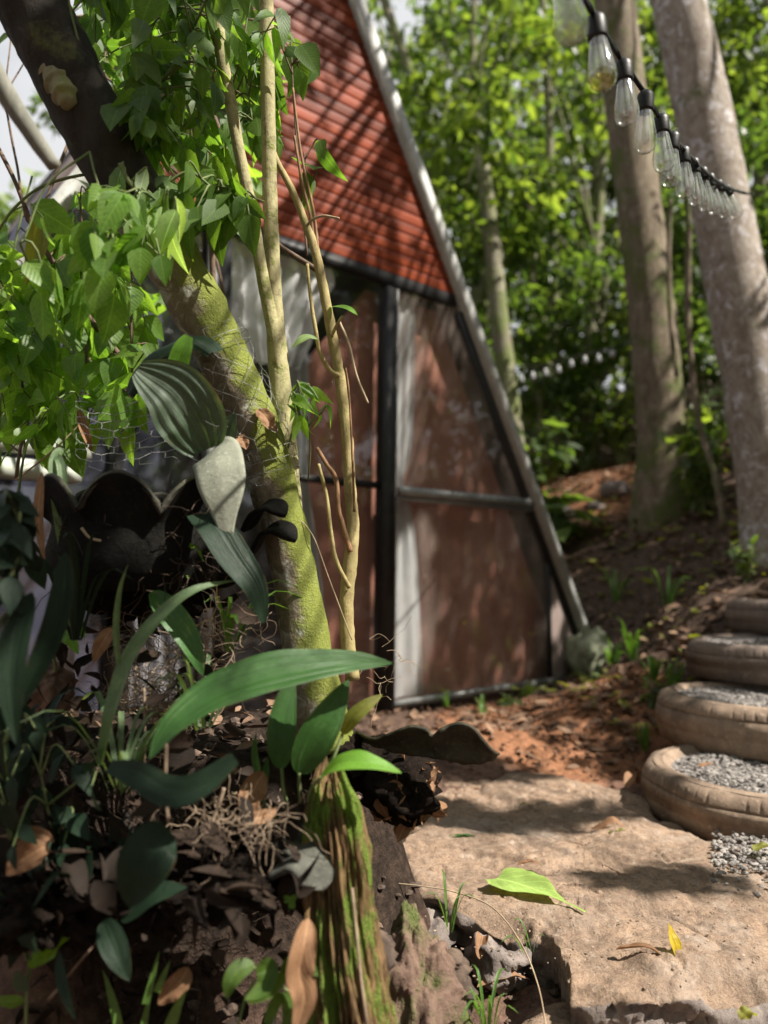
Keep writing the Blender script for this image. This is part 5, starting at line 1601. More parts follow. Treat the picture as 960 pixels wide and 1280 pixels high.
def planter(c, R0, h, npet, ph, label, petal_h=0.07, flare=1.25, mats=('rubber', 'rubber_pale'), curl=0.0):
    c = V(c)
    t = thing('tyre_planter', c - V((0, 0, h)), label, 'planter', 'scalloped tyre planters')
    th_ = 0.012

    def mod(th, i, r, z):
        s = abs(math.sin((th + ph) * npet / 2)) ** 0.7
        if z > 0:
            f = z / petal_h
            z = petal_h * f * (0.15 + 0.85 * s)
            r = r + curl * f * f * s
            if curl:
                z -= curl * 0.6 * f ** 3
        q = noise.noise(V((math.cos(th) * 2, math.sin(th) * 2, z * 6 + c.x * 7)))
        return r * (1 + .05 * q), z
    prof = [(R0 * 0.45, -h), (R0 * 0.8, -h * .98), (R0 * 0.97, -h * .7), (R0, -h * .4), (R0 * .96, -h * .1), (R0 * .95, 0.0)]
    prof += [(R0 * (.95 + (flare - .95) * f ** 1.5), petal_h * f) for f in (.15, .3, .45, .6, .75, .9, 1.0)]
    prof += [(r - th_ * .9, z + .002) for r, z in prof[:5:-1]] + [(R0 * .93, -0.01), (R0 * .9, -h * .3)]
    MB().lathe(prof, 150, c, mod).build('scalloped_wall', MT[mats[0]], t)
    # rim trim along the petal edges
    ring = []
    for k in range(151):
        th = 6.28318 * k / 150
        r, z = mod(th, 0, R0 * flare, petal_h)
        ring.append(c + V((math.cos(th) * (r - .006), math.sin(th) * (r - .006), z + .001)))
    MB().tube(ring, 0.0050, 6, 0.5, 30).build('petal_edge', MT['rim'], t)
    vs = []
    mb = MB().lathe([(0.001, .012), (R0 * .3, 0.012), (R0 * .6, 0.004), (R0 * .93, -0.012)], 60, c, lambda th, i, r, z: (r, z + .016 * noise.noise(V((math.cos(th) * r * 30, math.sin(th) * r * 30, c.y)))))
    tag(mb.build('potting_soil', MT['humus']), 'dark root filled soil in a scalloped tyre planter', 'soil', None, 'stuff')
    return t


pc1 = P(176, 660, 1.36)
planter(pc1, 0.152, 0.11, 8, 0.3, 'large black scalloped tyre planter left of the mossy trunk', 0.075, 1.14)
# matted root masses: under the big planter, and the long dark one in front of the bank


def clump(c, rx, ry, rz, label, seed):
    c = V(c)
    vs, fs = [], []
    n, k = 70, 110
    for i in range(n + 1):
        a_ = math.pi * i / n
        for j in range(k):
            th = 6.28318 * j / k
            u = V((math.sin(a_) * math.cos(th), math.sin(a_) * math.sin(th), -math.cos(a_)))
            q = V((u.x * rx, u.y * ry, u.z * rz)) * 16 + V((seed, 0, 0))
            f = 1 + .42 * noise.fractal(q, .6, 2.2, 6) - .25 * abs(noise.noise(q * 2.1))
            vs.append(c + V((u.x * rx, u.y * ry, u.z * rz)) * f)
    for i in range(n):
        for j in range(k):
            j2 = (j + 1) % k
            fs.append((i * k + j, i * k + j2, (i + 1) * k + j2, (i + 1) * k + j))
    return tag(mesh_obj('root_clump', vs, fs, MT['humus']), label, 'root clump')


clump(P(180, 725, 1.38), .13, .10, .07, 'black matted root clump hanging under the scalloped planter', 3.0)
clump(P(225, 1085, 1.16), .19, .10, .055, 'long dark root clump in deep shade left of the rotten stump', 9.0)
clump(P(60, 1120, 1.12), .12, .10, .06, 'mossy dark root clump at the far left below brown leaf', 15.0)
clump(P(440, 950, 1.46), .10, .08, .05, 'dark root clump under the lime green leaf behind the stump', 21.0)
MT['olive_rubber'] = mat_rough('olive brown rubber', (0.022, 0.019, 0.011), (0.05, 0.042, 0.024), 25, 0.6, 0.5, (0.085, 0.075, 0.045))
# the wavy rim strip right of the stump
lo, _ = spline([P(*q) for q in ((448, 926, 1.44), (480, 936, 1.39), (515, 944, 1.36), (555, 950, 1.34), (590, 955, 1.345), (612, 950, 1.36), (622, 944, 1.38))], 90)
hi, _ = spline([P(*q) for q in ((446, 912, 1.43), (468, 922, 1.37), (490, 914, 1.34), (515, 906, 1.325), (534, 910, 1.32), (541, 918, 1.32), (552, 909, 1.315), (574, 902, 1.31), (592, 908, 1.31), (604, 922, 1.315), (616, 936, 1.33), (624, 941, 1.35))], 90)
mb = MB()
vs, fs = [], []
for i in range(90):
    for j in range(9):
        t = j / 8
        q = lo[i].lerp(hi[i], t)
        q = q + V((0, .012 * math.sin(t * 3.1), 0)) + V((0, -1, .3)) * (.004 * noise.noise(q * 60))
        vs.append(q)
for i in range(89):
    for j in range(8):
        fs.append((i * 9 + j, i * 9 + j + 1, (i + 1) * 9 + j + 1, (i + 1) * 9 + j))
o = mesh_obj('rubber_petal', vs, fs, MT['olive_rubber'])
sm = o.modifiers.new('thickness', 'SOLIDIFY')
sm.thickness = 0.006
tag(o, 'wavy edged dark rubber strip over the root ball right of the stump', 'petal')
MT['rubber_mid'] = mat_rough('grey rubber', (0.10, 0.10, 0.085), (0.055, 0.055, 0.045), 30, 0.75, 0.5, (0.16, 0.16, 0.12))
# curled rubber tongues
def tongue(pts, w, mat, label, **k):
    mb = MB()
    pp = [P(*a) for a in pts]
    mb.blade(pp, w, cup=k.pop('cup', .1), n=24, m=11, **k)
    vs0 = list(mb.v)
    n = len(vs0)
    o = mesh_obj('rubber_petal', mb.v, mb.f, MT[mat], None, mb.uv)
    sm = o.modifiers.new('thickness', 'SOLIDIFY')
    sm.thickness = 0.008
    sm.offset = 0
    return tag(o, label, 'petal')


sq = lambda t: (1 - max(0, (t - .75) / .25) ** 2 * .9) * (0.85 + .15 * math.sin(t * 3.1))
tongue([(262, 575, 1.30), (266, 566, 1.265), (271, 570, 1.235), (275, 590, 1.215), (279, 625, 1.205), (284, 672, 1.205)], 0.043, 'rubber_pale', 'pale grey rubber flap curling over the right side of the big planter', up=(-.1, -1, .5), prof=lambda t: 1 - .15 * t - .6 * smooth(.55, 1, t), cup=-.1)
tongue([(312, 660, 1.36), (325, 638, 1.34), (342, 633, 1.33), (357, 645, 1.325)], 0.028, 'rubber', 'upper of two small black curls gripping the mossy trunk', up=(0, -.4, 1), prof=sq)
tongue([(318, 690, 1.36), (335, 664, 1.34), (352, 662, 1.33), (370, 676, 1.325)], 0.028, 'rubber', 'lower of two small black curls gripping the mossy trunk', up=(0, -.4, 1), prof=sq)
tongue([(345, 1082, 1.12), (372, 1070, 1.11), (392, 1080, 1.10), (404, 1112, 1.095)], 0.036, 'rubber_mid', 'grey rounded rubber lip curling down against the stump', up=(-.1, -.3, 1), prof=sq)
tongue([(350, 1060, 1.15), (370, 1052, 1.14), (385, 1060, 1.13), (396, 1080, 1.125)], 0.032, 'rubber_mid', 'second grey rubber lip just above the lower one by the stump', up=(-.1, -.3, 1), prof=sq)
# rotten root ball under the small planter
c = P(505, 985, 1.42)
mb = MB().lathe([(math.sin(a) * 0.068, -math.cos(a) * 0.062) for a in np.linspace(.02, math.pi - .02, 24)], 44, c, lambda th, i, r, z: (r * (1 + .45 * noise.fractal(V((math.cos(th) * r * 26, math.sin(th) * r * 26, z * 26)), .8, 2, 4)), z * 1.0))
tag(mb.build('root_ball', MT['humus']), 'dark root ball with dry leaves hanging under the small planter', 'root ball')
C, D, N, L = [], [], [], []
for _ in range(60):
    u = V((rnd.gauss(0, 1), rnd.gauss(-.6, .6), rnd.gauss(0, 1))).normalized()
    C.append(c + u * 0.062)
    D.append(V((rnd.gauss(0, 1), rnd.gauss(0, .7), rnd.gauss(-.3, .8))).normalized())
    N.append(u + V((rnd.gauss(0, .6), rnd.gauss(0, .6), rnd.gauss(0, .6))))
    L.append(rnd.uniform(.015, .05))
vs, fs, uv = leaf_cloud(C, D, N, L, np.array(L) * .3, nrg.uniform(-.8, .8, len(C)), .5, NEAR)
tag(mesh_obj('dry_leaves', vs, fs, MT['dry'], None, uv), 'crumpled dry leaves stuck to the dark root ball', 'dry leaves', None, 'stuff')

# ------------------------------------------------------------------ rotten stump, mossy rock
m, nt, out = new_mat('rotten mossy wood')
tc = node(nt, 'TexCoord').outputs['Object']
mp = node(nt, 'Mapping', {0: tc, 'Scale': (1, 1, 0.16)}).outputs[0]
n1 = noise_(nt, mp, 90, 8, 0.7, 0.8)
n2 = noise_(nt, tc, 22, 6, 0.7)
n3 = noise_(nt, tc, 320, 2, 0.8)
mpg = node(nt, 'Mapping', {0: tc, 'Scale': (1, 1, 0.4)}).outputs[0]
ng = noise_(nt, mpg, 24, 6, 0.65)
col = mixc(nt, ramp(nt, n1, 0.32, 0.65), (0.04, 0.023, 0.012), (0.21, 0.13, 0.062))
col = mixc(nt, math_(nt, 'MULTIPLY', ramp(nt, n2, 0.5, .75), .5), col, (0.30, 0.24, 0.07))
mf = ramp(nt, ng, 0.46, 0.58)
mc = mixc(nt, n3, (0.05, 0.10, 0.015), (0.22, 0.30, 0.05))
col = mixc(nt, mf, col, mc)
h = math_(nt, 'ADD', n1, math_(nt, 'MULTIPLY', math_(nt, 'MULTIPLY', mf, n3), 1.2))
bp = node(nt, 'Bump', {'Strength': 0.9, 'Distance': 0.006, 'Height': h}).outputs[0]
pr = node(nt, 'BsdfPrincipled', {'Base Color': col, 'Roughness': 0.9, 'Specular IOR Level': 0.2, 'Normal': bp})
nt.links.new(pr.outputs[0], out.inputs[0])
MT['rotten'] = m
st_ = [(412, 968, 1.16, 12), (414, 1000, 1.155, 28), (420, 1050, 1.15, 34), (424, 1110, 1.14, 37), (430, 1170, 1.13, 39), (438, 1240, 1.12, 44), (446, 1330, 1.11, 52)]
mb = MB()
pts, rr = spline([P(x, y, Y) for x, y, Y, r in st_], 150, [RX(r, Y) for x, y, Y, r in st_])
vs, uvs, fs = [], [], []
seg = 220
for i, p in enumerate(pts):
    t = i / 149
    for k in range(seg):
        th = 6.28318 * k / seg
        d = V((math.cos(th), math.sin(th), 0))
        g = noise.fractal(V((math.cos(th) * 3.2, math.sin(th) * 3.2, p.z * 4.5)), .7, 2.2, 4)
        fl = noise.noise(V((math.cos(th) * 9, math.sin(th) * 9, p.z * 6)))
        cr = max(0, fl - .12) * 0.9
        fine = noise.noise(V((math.cos(th) * 26, math.sin(th) * 26, p.z * 11)))
        r = rr[i] * (1 + 0.36 * g - 0.75 * cr + 0.10 * fine)
        top = 0.05 * noise.noise(V((math.cos(th) * 2.5, math.sin(th) * 2.5, 5))) * (1 - t) ** 6
        vs.append(p + d * r + V((0, 0, top)))
        uvs.append((k / seg, t))
for i in range(149):
    for k in range(seg):
        k2 = (k + 1) % seg
        fs.append((i * seg + k, (i + 1) * seg + k, (i + 1) * seg + k2, i * seg + k2))
fs.append(tuple(range(seg)))
mb.add(vs, fs, uvs)
tag(mb.build('rotten_stump', MT['rotten']), 'rotten fibrous brown stump streaked with bright moss', 'stump')
mb = MB().tube([P(440, 1110, 1.085), P(446, 1170, 1.075), P(452, 1230, 1.065), P(462, 1300, 1.06)], 0.0022, 6, .2, 50, res=24)
tag(mb.build('root', MT['rootlet']), 'thin brown root running down the rotten stump', 'root')
MT['lit_earth'] = mat_rough('pinkish earth', (0.24, 0.15, 0.11), (0.15, 0.09, 0.065), 30, 0.95, 0.6)  # paler tone painted for sun falling on the bank
mb = MB()
c = P(518, 1260, 1.33)


def md2(th, i, r, z):
    q = V((math.cos(th) * r * 11, math.sin(th) * r * 11, z * 9 + 3))
    k = 1 + 0.42 * noise.fractal(q, .7, 2.1, 6) + .25 * abs(noise.noise(q * .6 + V((4, 1, 2))))
    return r * k, z * k + .02 * noise.noise(q * 2.3)


mb.lathe([(math.sin(a) * 0.082 * (1 if a < 1.6 else 1 - .25 * (a - 1.6)), -math.cos(a) * 0.13) for a in np.linspace(.02, math.pi - .02, 60)], 110, c, md2)
tag(mb.build('mossy_rock', mat_bark('mossy earth rock', (0.10, 0.062, 0.046), (0.20, 0.13, 0.098), moss=(0.08, 0.11, 0.025), moss_amt=0.48, scale=26, bump=0.9, stretch=1.0, mscale=14)), 'rough brown earth boulder with moss between stump and slab', 'boulder')
for (x, y, Y, s, lab) in ((60, 862, 1.42, .045, 'earth lump coloured pink as a sunlit patch of the dark bank at left'), (470, 1190, 1.24, .03, 'small crumbly lump right beside the stump'), (560, 1230, 1.35, .05, 'dark crumbly earth lump under the slab edge')):
    c = P(x, y, Y)
    mb = MB().lathe([(math.sin(a) * s, -math.cos(a) * s) for a in np.linspace(.02, math.pi - .02, 26)], 40, c, lambda th, i, r, z: (r * (1 + .5 * noise.fractal(V((math.cos(th) * r * 30, math.sin(th) * r * 30, z * 22)), .6, 2, 5)), z * (1 + .3 * noise.noise(V((th, z * 20, c.x))))))
    tag(mb.build('earth_clod', MT['clod_dark' if s != .045 else 'lit_earth']), lab, 'clod')

# ------------------------------------------------------------------ big leaves of the planter plants
def plant(name, loc, label, leaves, cat='plant'):
    t = thing(name, P(*loc), label, cat)
    for pts, w, mat, k in leaves:
        k = dict(k)
        lab = k.pop('label', None)
        pet = k.pop('petiole', None)
        o = MB().blade([P(*a) for a in pts], w, **k).build('leaf', MT[mat], t)
        if lab:
            o['label'] = lab
        if pet:
            MB().tube([P(*a) for a in pet], pet_r, 7, res=14).build('petiole', MT['green_stem'], t)
    return t


pet_r = 0.0026
ov = lambda t: max(0.0, math.sin(math.pi * min(1, max(0, t)) ** 0.75)) ** 0.7
plant('ribbed_plant', (350, 960, 1.16), 'plant with one long arching ribbed leaf and upright leaves above the stump', [
    ([(187, 948, 1.03), (215, 908, 1.04), (262, 872, 1.06), (320, 848, 1.08), (385, 834, 1.10), (440, 828, 1.12), (490, 829, 1.13)], 0.036, 'big_leaf', dict(up=(-.25, -.72, .62), cup=.22, pleat=.02, npl=5, wav=.06, n=60, m=25, prof=lambda t: max(0., math.sin(math.pi * t ** 0.9)) ** .75, label='long glossy arching leaf with parallel ribs')),
    ([(352, 962, 1.16), (350, 930, 1.16), (354, 890, 1.17), (366, 840, 1.19)], 0.022, 'big_leaf', dict(up=(.35, -1, .1), cup=.2, pleat=.03, npl=4, prof=ov, petiole=[(352, 960, 1.16), (354, 985, 1.16), (360, 1010, 1.16)])),
    ([(374, 968, 1.14), (388, 935, 1.13), (408, 900, 1.13), (436, 850, 1.15)], 0.027, 'big_leaf', dict(up=(.3, -1, .35), cup=.18, pleat=.025, npl=4, prof=ov, petiole=[(374, 966, 1.14), (374, 985, 1.15), (376, 1005, 1.16)])),
    ([(428, 918, 1.18), (440, 898, 1.17), (458, 882, 1.17), (478, 868, 1.18)], 0.012, 'yellow_leaf', dict(up=(.2, -1, .4), cup=.25, prof=ov, label='olive yellow narrow leaf', petiole=[(428, 918, 1.18), (418, 945, 1.17), (410, 966, 1.17)])),
    ([(400, 972, 1.12), (425, 955, 1.10), (460, 953, 1.09), (502, 966, 1.10)], 0.021, 'lime_leaf', dict(up=(-.05, -.42, .9), cup=.2, wav=.08, prof=ov, label='bright lime green leaf over the stump', petiole=[(402, 971, 1.12), (390, 985, 1.13), (384, 1005, 1.14)])),
])
plant('pleated_plant', (258, 600, 1.35), 'broad pleated grey green plant growing from the upper planter', [
    ([(258, 562, 1.28), (240, 525, 1.25), (215, 490, 1.23), (172, 462, 1.22)], 0.058, 'grey_leaf', dict(up=(-.1, -1, .35), cup=.25, pleat=.035, npl=6, n=44, m=29, twist=.3, prof=lambda t: max(0.05, math.sin(math.pi * (0.06 + .9 * t) ** 0.85)) ** .6, label='broad fan pleated grey leaf')),
    ([(160, 492, 1.34), (180, 455, 1.33), (215, 432, 1.31), (250, 425, 1.30), (272, 440, 1.29)], 0.04, 'dark_leaf', dict(up=(0, -.5, 1), cup=.3, curl=.6, prof=lambda t: .55 + .45 * math.sin(math.pi * t), label='dark rolled leaf')),
    ([(220, 470, 1.25), (224, 452, 1.245), (229, 436, 1.24), (236, 420, 1.24)], 0.018, 'lime_leaf', dict(up=(.2, -1, .2), cup=.2, prof=lambda t: 1 - .6 * t ** 4, label='short bright lime leaf')),
    ([(248, 642, 1.22), (268, 662, 1.20), (292, 698, 1.19), (318, 735, 1.19), (330, 778, 1.20)], 0.030, 'dark_leaf', dict(up=(.35, -.9, .6), cup=.25, pleat=.02, npl=4, prof=lambda t: max(.05, math.sin(math.pi * (.25 + .72 * t)) ** .8), label='glossy dark drooping leaf with pale streaks')),
    ([(280, 560, 1.33), (285, 545, 1.32), (288, 530, 1.315), (294, 516, 1.31)], 0.018, 'grey_leaf', dict(up=(0, -1, .2), cup=.3, pleat=.03, prof=ov)),
])
plant('strap_plant', (150, 950, 1.15), 'long leaved plant with bent straps and a white striped leaf under the planter', [
    ([(126, 955, 1.1), (140, 890, 1.10), (165, 820, 1.12), (205, 768, 1.14), (245, 738, 1.16), (302, 724, 1.2)], 0.017, 'strap', dict(up=(-.4, -.7, .5), cup=.35, n=46, m=11, prof=lambda t: (.5 + .5 * math.sin(math.pi * min(1, t * 1.1))) * (1 - t ** 8))),
    ([(190, 738, 1.24), (210, 765, 1.22), (235, 800, 1.21), (254, 845, 1.21)], 0.024, 'variegated', dict(up=(.5, -.9, .5), cup=.3, pleat=.02, npl=3, prof=ov, label='leaf with creamy white stripes')),
    ([(150, 845, 1.12), (146, 790, 1.12), (150, 740, 1.12), (160, 705, 1.12)], 0.006, 'strap', dict(up=(0, -1, .2), cup=.6)),
    ([(88, 578, 1.3), (76, 562, 1.28), (66, 580, 1.26), (72, 640, 1.25), (80, 700, 1.25), (84, 760, 1.25)], 0.008, 'strap', dict(up=(.2, -1, .3), cup=.4, n=40)),
    ([(60, 590, 1.3), (66, 572, 1.28), (76, 580, 1.26), (80, 630, 1.25), (78, 690, 1.25)], 0.008, 'strap', dict(up=(.2, -1, .3), cup=.4, n=40)),
    ([(82, 690, 1.05), (78, 740, 1.04), (66, 790, 1.03), (40, 850, 1.02), (14, 900, 1.02)], 0.017, 'dark_leaf', dict(up=(.3, -.9, .4), cup=.3, prof=ov)),
    ([(40, 740, 1.0), (20, 800, 0.98), (15, 860, 0.97), (20, 930, 0.97)], 0.02, 'dark_leaf', dict(up=(.1, -1, .2), cup=.3, prof=ov)),
])
plant('dark_plant', (212, 1030, 1.0), 'plant with broad dark leaves hanging in deep shade at lower left', [
    ([(136, 958, .98), (170, 968, .96), (212, 990, .95), (250, 982, .95), (294, 948, .96)], 0.019, 'dark_leaf', dict(up=(.1, -.9, .5), cup=.2, prof=lambda t: .45 + .55 * math.sin(math.pi * t))),
    ([(214, 1040, .98), (196, 1055, .96), (178, 1085, .95), (162, 1135, .95)], 0.033, 'dark_leaf', dict(up=(.2, -1, .3), cup=.2, prof=ov, label='broad dark leaf with bluish sheen')),
    ([(128, 1150, 1.05), (140, 1175, 1.03), (150, 1200, 1.02), (162, 1226, 1.02)], 0.018, 'dark_leaf', dict(up=(.2, -1, .2), cup=.2, prof=ov)),
    ([(74, 1190, 1.0), (76, 1220, .99), (84, 1250, .98), (94, 1275, .98)], 0.007, 'dark_leaf', dict(up=(.2, -1, .2), cup=.2)),
    ([(150, 1150, 1.05), (190, 1120, 1.05), (235, 1110, 1.05)], 0.02, 'dark_leaf', dict(up=(.2, -.5, .9), cup=.2, prof=ov)),
])
plant('seedling', (60, 1260, 1.1), 'bright lobed seedling leaf in the lower left corner', [
    ([(36, 1200, 1.1), (58, 1190, 1.09), (78, 1172, 1.08), (97, 1158, 1.08)], 0.02, 'lime_leaf', dict(up=(-.2, -.7, .8), cup=.15, wav=.3, prof=ov, petiole=[(40, 1198, 1.1), (34, 1230, 1.1), (32, 1290, 1.1)])),
    ([(30, 1170, 1.12), (18, 1160, 1.11), (4, 1160, 1.1), (-8, 1172, 1.1)], 0.022, 'grey_leaf', dict(up=(0, -.6, .9), cup=.15, prof=ov, petiole=[(29, 1170, 1.12), (33, 1200, 1.1)])),
    ([(30, 1240, 1.1), (26, 1225, 1.09), (20, 1212, 1.08)], 0.012, 'grey_leaf', dict(up=(0, -.9, .5), cup=.3, prof=ov)),
    ([(30, 1250, 1.1), (14, 1252, 1.09), (-10, 1248, 1.08)], 0.008, 'shrub', dict(up=(0, -.9, .5), cup=.3, prof=ov)),
])
plant('seedling', (84, 800, 1.3), 'small seedling with two bright leaves above the sunlit clod', [
    ([(66, 802, 1.3), (76, 795, 1.29), (88, 800, 1.28), (98, 818, 1.28)], 0.012, 'lime_leaf', dict(up=(-.1, -.7, .8), cup=.2, prof=ov)),
    ([(72, 785, 1.3), (84, 778, 1.29), (98, 783, 1.28), (106, 798, 1.28)], 0.011, 'lime_leaf', dict(up=(-.1, -.5, .9), cup=.2, prof=ov, petiole=[(73, 785, 1.3), (66, 800, 1.3), (70, 840, 1.32)])),
])
sd = [([(318, 1205, 1.06), (300, 1212, 1.05), (288, 1228, 1.04), (283, 1248, 1.04)], .013), ([(322, 1206, 1.06), (334, 1212, 1.04), (330, 1234, 1.03), (306, 1250, 1.02)], .014), ([(345, 1216, 1.06), (345, 1226, 1.04), (332, 1240, 1.03), (310, 1254, 1.02)], .012),
      ([(352, 1226, 1.06), (366, 1208, 1.05), (382, 1206, 1.04), (398, 1220, 1.03)], .014), ([(352, 1240, 1.06), (344, 1255, 1.05), (336, 1275, 1.04), (332, 1292, 1.04)], .008), ([(353, 1240, 1.06), (360, 1255, 1.05), (360, 1275, 1.04), (352, 1295, 1.04)], .009)]
plant('seedling', (330, 1290, 1.06), 'seedling sprig with rounded veined leaves at the foot of the stump',
      [(p, w, 'shrub_dark', dict(up=(0, -.75, .75), cup=.15, prof=ov)) for p, w in sd])
for l in ([(300, 1203, 1.06), (325, 1213, 1.06), (345, 1228, 1.06), (362, 1240, 1.06)], [(318, 1226, 1.06), (306, 1250, 1.06), (296, 1290, 1.06)]):
    tag(MB().tube([P(*a) for a in l], .0018, 6, res=12).build('sprig_stem', MT['green_stem']), 'yellow green stem of the sprig at the foot of the stump', 'stem', 'stems of the sprig by the stump')
plant('seedling', (330, 980, 1.18), 'thin green seedling stalk standing left of the upright leaves', [
    ([(326, 985, 1.18), (322, 965, 1.18), (318, 940, 1.18), (320, 915, 1.18)], 0.006, 'variegated', dict(up=(.2, -1, .2), cup=.4, petiole=[(326, 985, 1.18), (332, 1010, 1.18), (345, 1025, 1.18)])),
    ([(330, 985, 1.18), (332, 965, 1.18), (334, 945, 1.18)], 0.006, 'big_leaf', dict(up=(.2, -1, .2), cup=.4))])
plant('three_leaf_clover', (355, 1128, 1.1), 'tiny bright clover against the dark planter side', [
    ([(362, 1128, 1.1), (368, 1122, 1.1), (372, 1122, 1.1)], .005, 'lime_leaf', dict(up=(0, -1, .3), prof=ov)), ([(362, 1128, 1.1), (357, 1122, 1.1), (355, 1124, 1.1)], .005, 'lime_leaf', dict(up=(0, -1, .3), prof=ov)), ([(362, 1128, 1.1), (366, 1133, 1.1), (368, 1136, 1.1)], .005, 'lime_leaf', dict(up=(0, -1, .3), prof=ov))])
for (l, w, lab) in (([(150, 1290, 1.1), (142, 1255, 1.1), (134, 1228, 1.1), (128, 1212, 1.1)], .007, 'bright grass blade at the lower left among litter'), ([(178, 1292, 1.1), (184, 1260, 1.1), (190, 1238, 1.1)], .005, 'short grass blade right of the brightest blade'),
                    ([(182, 1255, 1.08), (190, 1225, 1.08), (200, 1185, 1.08)], .005, 'upright thin grass blade above the crumpled leaf'), ([(210, 1290, 1.08), (222, 1258, 1.07), (234, 1236, 1.07)], .009, 'wide grey green grass blade at the bottom left'),
                    ([(196, 1240, 1.08), (205, 1218, 1.08), (213, 1200, 1.08)], .005, 'small grass blade close to the crumpled leaf')):
    tag(MB().blade([P(*a) for a in l], w, up=(.2, -1, .2), cup=.3, n=14, m=5, prof=lambda t: (1 - t ** 2.2)).build('blade_of_grass', MT['grass']), lab, 'grass blade')
for (x, y, Y, n, h, mt_, lab) in ((95, 800, 1.2, 12, .17, 'dark_leaf', 'dark strappy leaf tuft beside the sunlit clod at left'), (150, 990, 1.12, 14, .13, 'strap', 'grey green strappy tuft in the shade left of the root tangle'), (20, 1000, 1.1, 14, .15, 'dark_leaf', 'dark strappy tuft at the left edge in deep shade'),
                                (255, 910, 1.22, 12, .12, 'strap', 'strappy leaf tuft behind the arching ribbed leaf'), (110, 1130, 1.1, 12, .10, 'dark_leaf', 'low dark strappy tuft below the broad dark leaf'), (285, 815, 1.32, 10, .12, 'grass', 'green narrow leaf tuft left of the mossy trunk base'), (225, 760, 1.34, 9, .11, 'grass', 'narrow leaf tuft under the scalloped planter')):
    tuft(P(x, y, Y), n, h, lab, 1.2, .005, mt_, 'strap_tuft', 'plant tuft', None)
for (x, y, Y, n, h, lab) in ((562, 1165, 1.42, 5, .085, 'thin grass sprouting under the chipped slab edge'), (664, 1190, 1.48, 4, .06, 'single grass shoots at the slab corner notch'), (610, 1285, 1.3, 12, .075, 'grass tuft at the bottom below the wood chip')):
    tuft(P(x, y, Y), n, h, lab, .9, .0035, group=None)

# ------------------------------------------------------------------ fallen leaves, twigs, wire, roots
def ground_leaf(x, y, z, ang, l, w, mat, label, lift=0.01, cup=.25, wav=.25, **k):
    c = PG(x, y, z)
    d = V((math.cos(ang), math.sin(ang), 0))
    pts = [c - d * l * .5 + V((0, 0, .004)), c - d * l * .17 + V((0, 0, .004 + lift * .6)), c + d * l * .17 + V((0, 0, .004 + lift)), c + d * l * .5 + V((0, 0, .004))]
    o = MB().blade(pts, w, up=(0, 0, 1), cup=cup, wav=wav, prof=k.get('prof', ov), **{a: b for a, b in k.items() if a != 'prof'}).build('fallen_leaf', MT[mat])
    return tag(o, label, 'fallen leaf')


c0, c1 = PG(620, 1098, .006), PG(732, 1140, .006)
o = MB().blade([c0, c0.lerp(c1, .3) + V((0, 0, .007)), c0.lerp(c1, .65) + V((0, 0, .007)), c0.lerp(c1, .82) + V((0, 0, .004)), c1], 0.062, up=(.05, -.05, 1), cup=.18, wav=.2, n=40, m=15, prof=lambda t: max(.05, (1 if t < .25 else (1 - (t - .25) / .55) ** .9 if t < .8 else 0.0)) * min(1, .6 + t * 3)).build('fallen_leaf', MT['pale_lime'])
tag(o, 'pale lime green leaf lying flat on the slab', 'fallen leaf')
c0 = PG(846, 1196, .006)
o = MB().blade([c0, c0 + V((-.004, .004, .016)), c0 + V((-.008, .01, .032)), c0 + V((-.006, .02, .05))], 0.016, up=(.6, -.9, .1), cup=.55, n=18, m=9, prof=ov).build('fallen_leaf', mat_leaf('yellow petal leaf', (.45, .32, .02), (.5, .36, .03), trans=.35, vein=.1, stripes=4, blot=.2))
tag(o, 'small folded bright yellow leaf standing on the slab', 'fallen leaf')
ground_leaf(760, 1037, .006, .1, .095, .02, 'dry', 'dark brown curled leaf arching on the slab near lowest tyre', lift=.03, cup=-.6)
ground_leaf(775, 1043, .004, -.1, .06, .01, 'yellow_leaf', 'small olive leaf under the dark curled leaf', lift=.008)
ground_leaf(800, 1195, .004, -.35, .085, .009, 'dry', 'thin reddish dry leaf left of the yellow leaf', lift=.012, cup=.7)
ground_leaf(662, 1085, .004, -.2, .06, .009, 'dry', 'narrow brown scrap above the lime leaf', lift=.01, cup=.5)
ground_leaf(577, 1048, .004, .05, .075, .008, 'big_leaf', 'slim green blade lying in the shaded part of slab', lift=.004)
ground_leaf(955, 1064, .03, .3, .06, .018, 'yellow_leaf', 'yellowish leaf on the spilled gravel', lift=.01)
ground_leaf(885, 960, .13, .1, .06, .014, 'dry', 'orange brown leaf on gravel of the lowest tyre', lift=.006)
ground_leaf(935, 1276, -.03, .3, .03, .014, 'yellow_leaf', 'yellow scrap at the bottom right edge of the ledge', lift=.01)
ground_leaf(790, 985, .012, .8, .07, .022, 'dry', 'curled tan leaf wedged between slab and lowest tyre', lift=.03, cup=.6)
ground_leaf(655, 1008, .004, .4, .03, .008, 'yellow_leaf', 'tiny yellow leaf on the sunlit strip of slab', lift=.006)
ground_leaf(466, 1030, -.01, 1.2, .05, .02, 'dry', 'tan leaf on the pale stone right of the stump', lift=.012)
ground_leaf(482, 1058, -.01, .4, .045, .016, 'dry', 'orange brown leaf beside the pale stone', lift=.012)
ground_leaf(630, 1232, -.09, .25, .11, .014, 'dry', 'long brown wood like leaf below the slab notch', lift=.01, cup=.5)
ground_leaf(603, 1195, -.05, 1.2, .045, .013, 'dry', 'pale upright tan leaf below the dark angular stone', lift=.03, cup=.5)
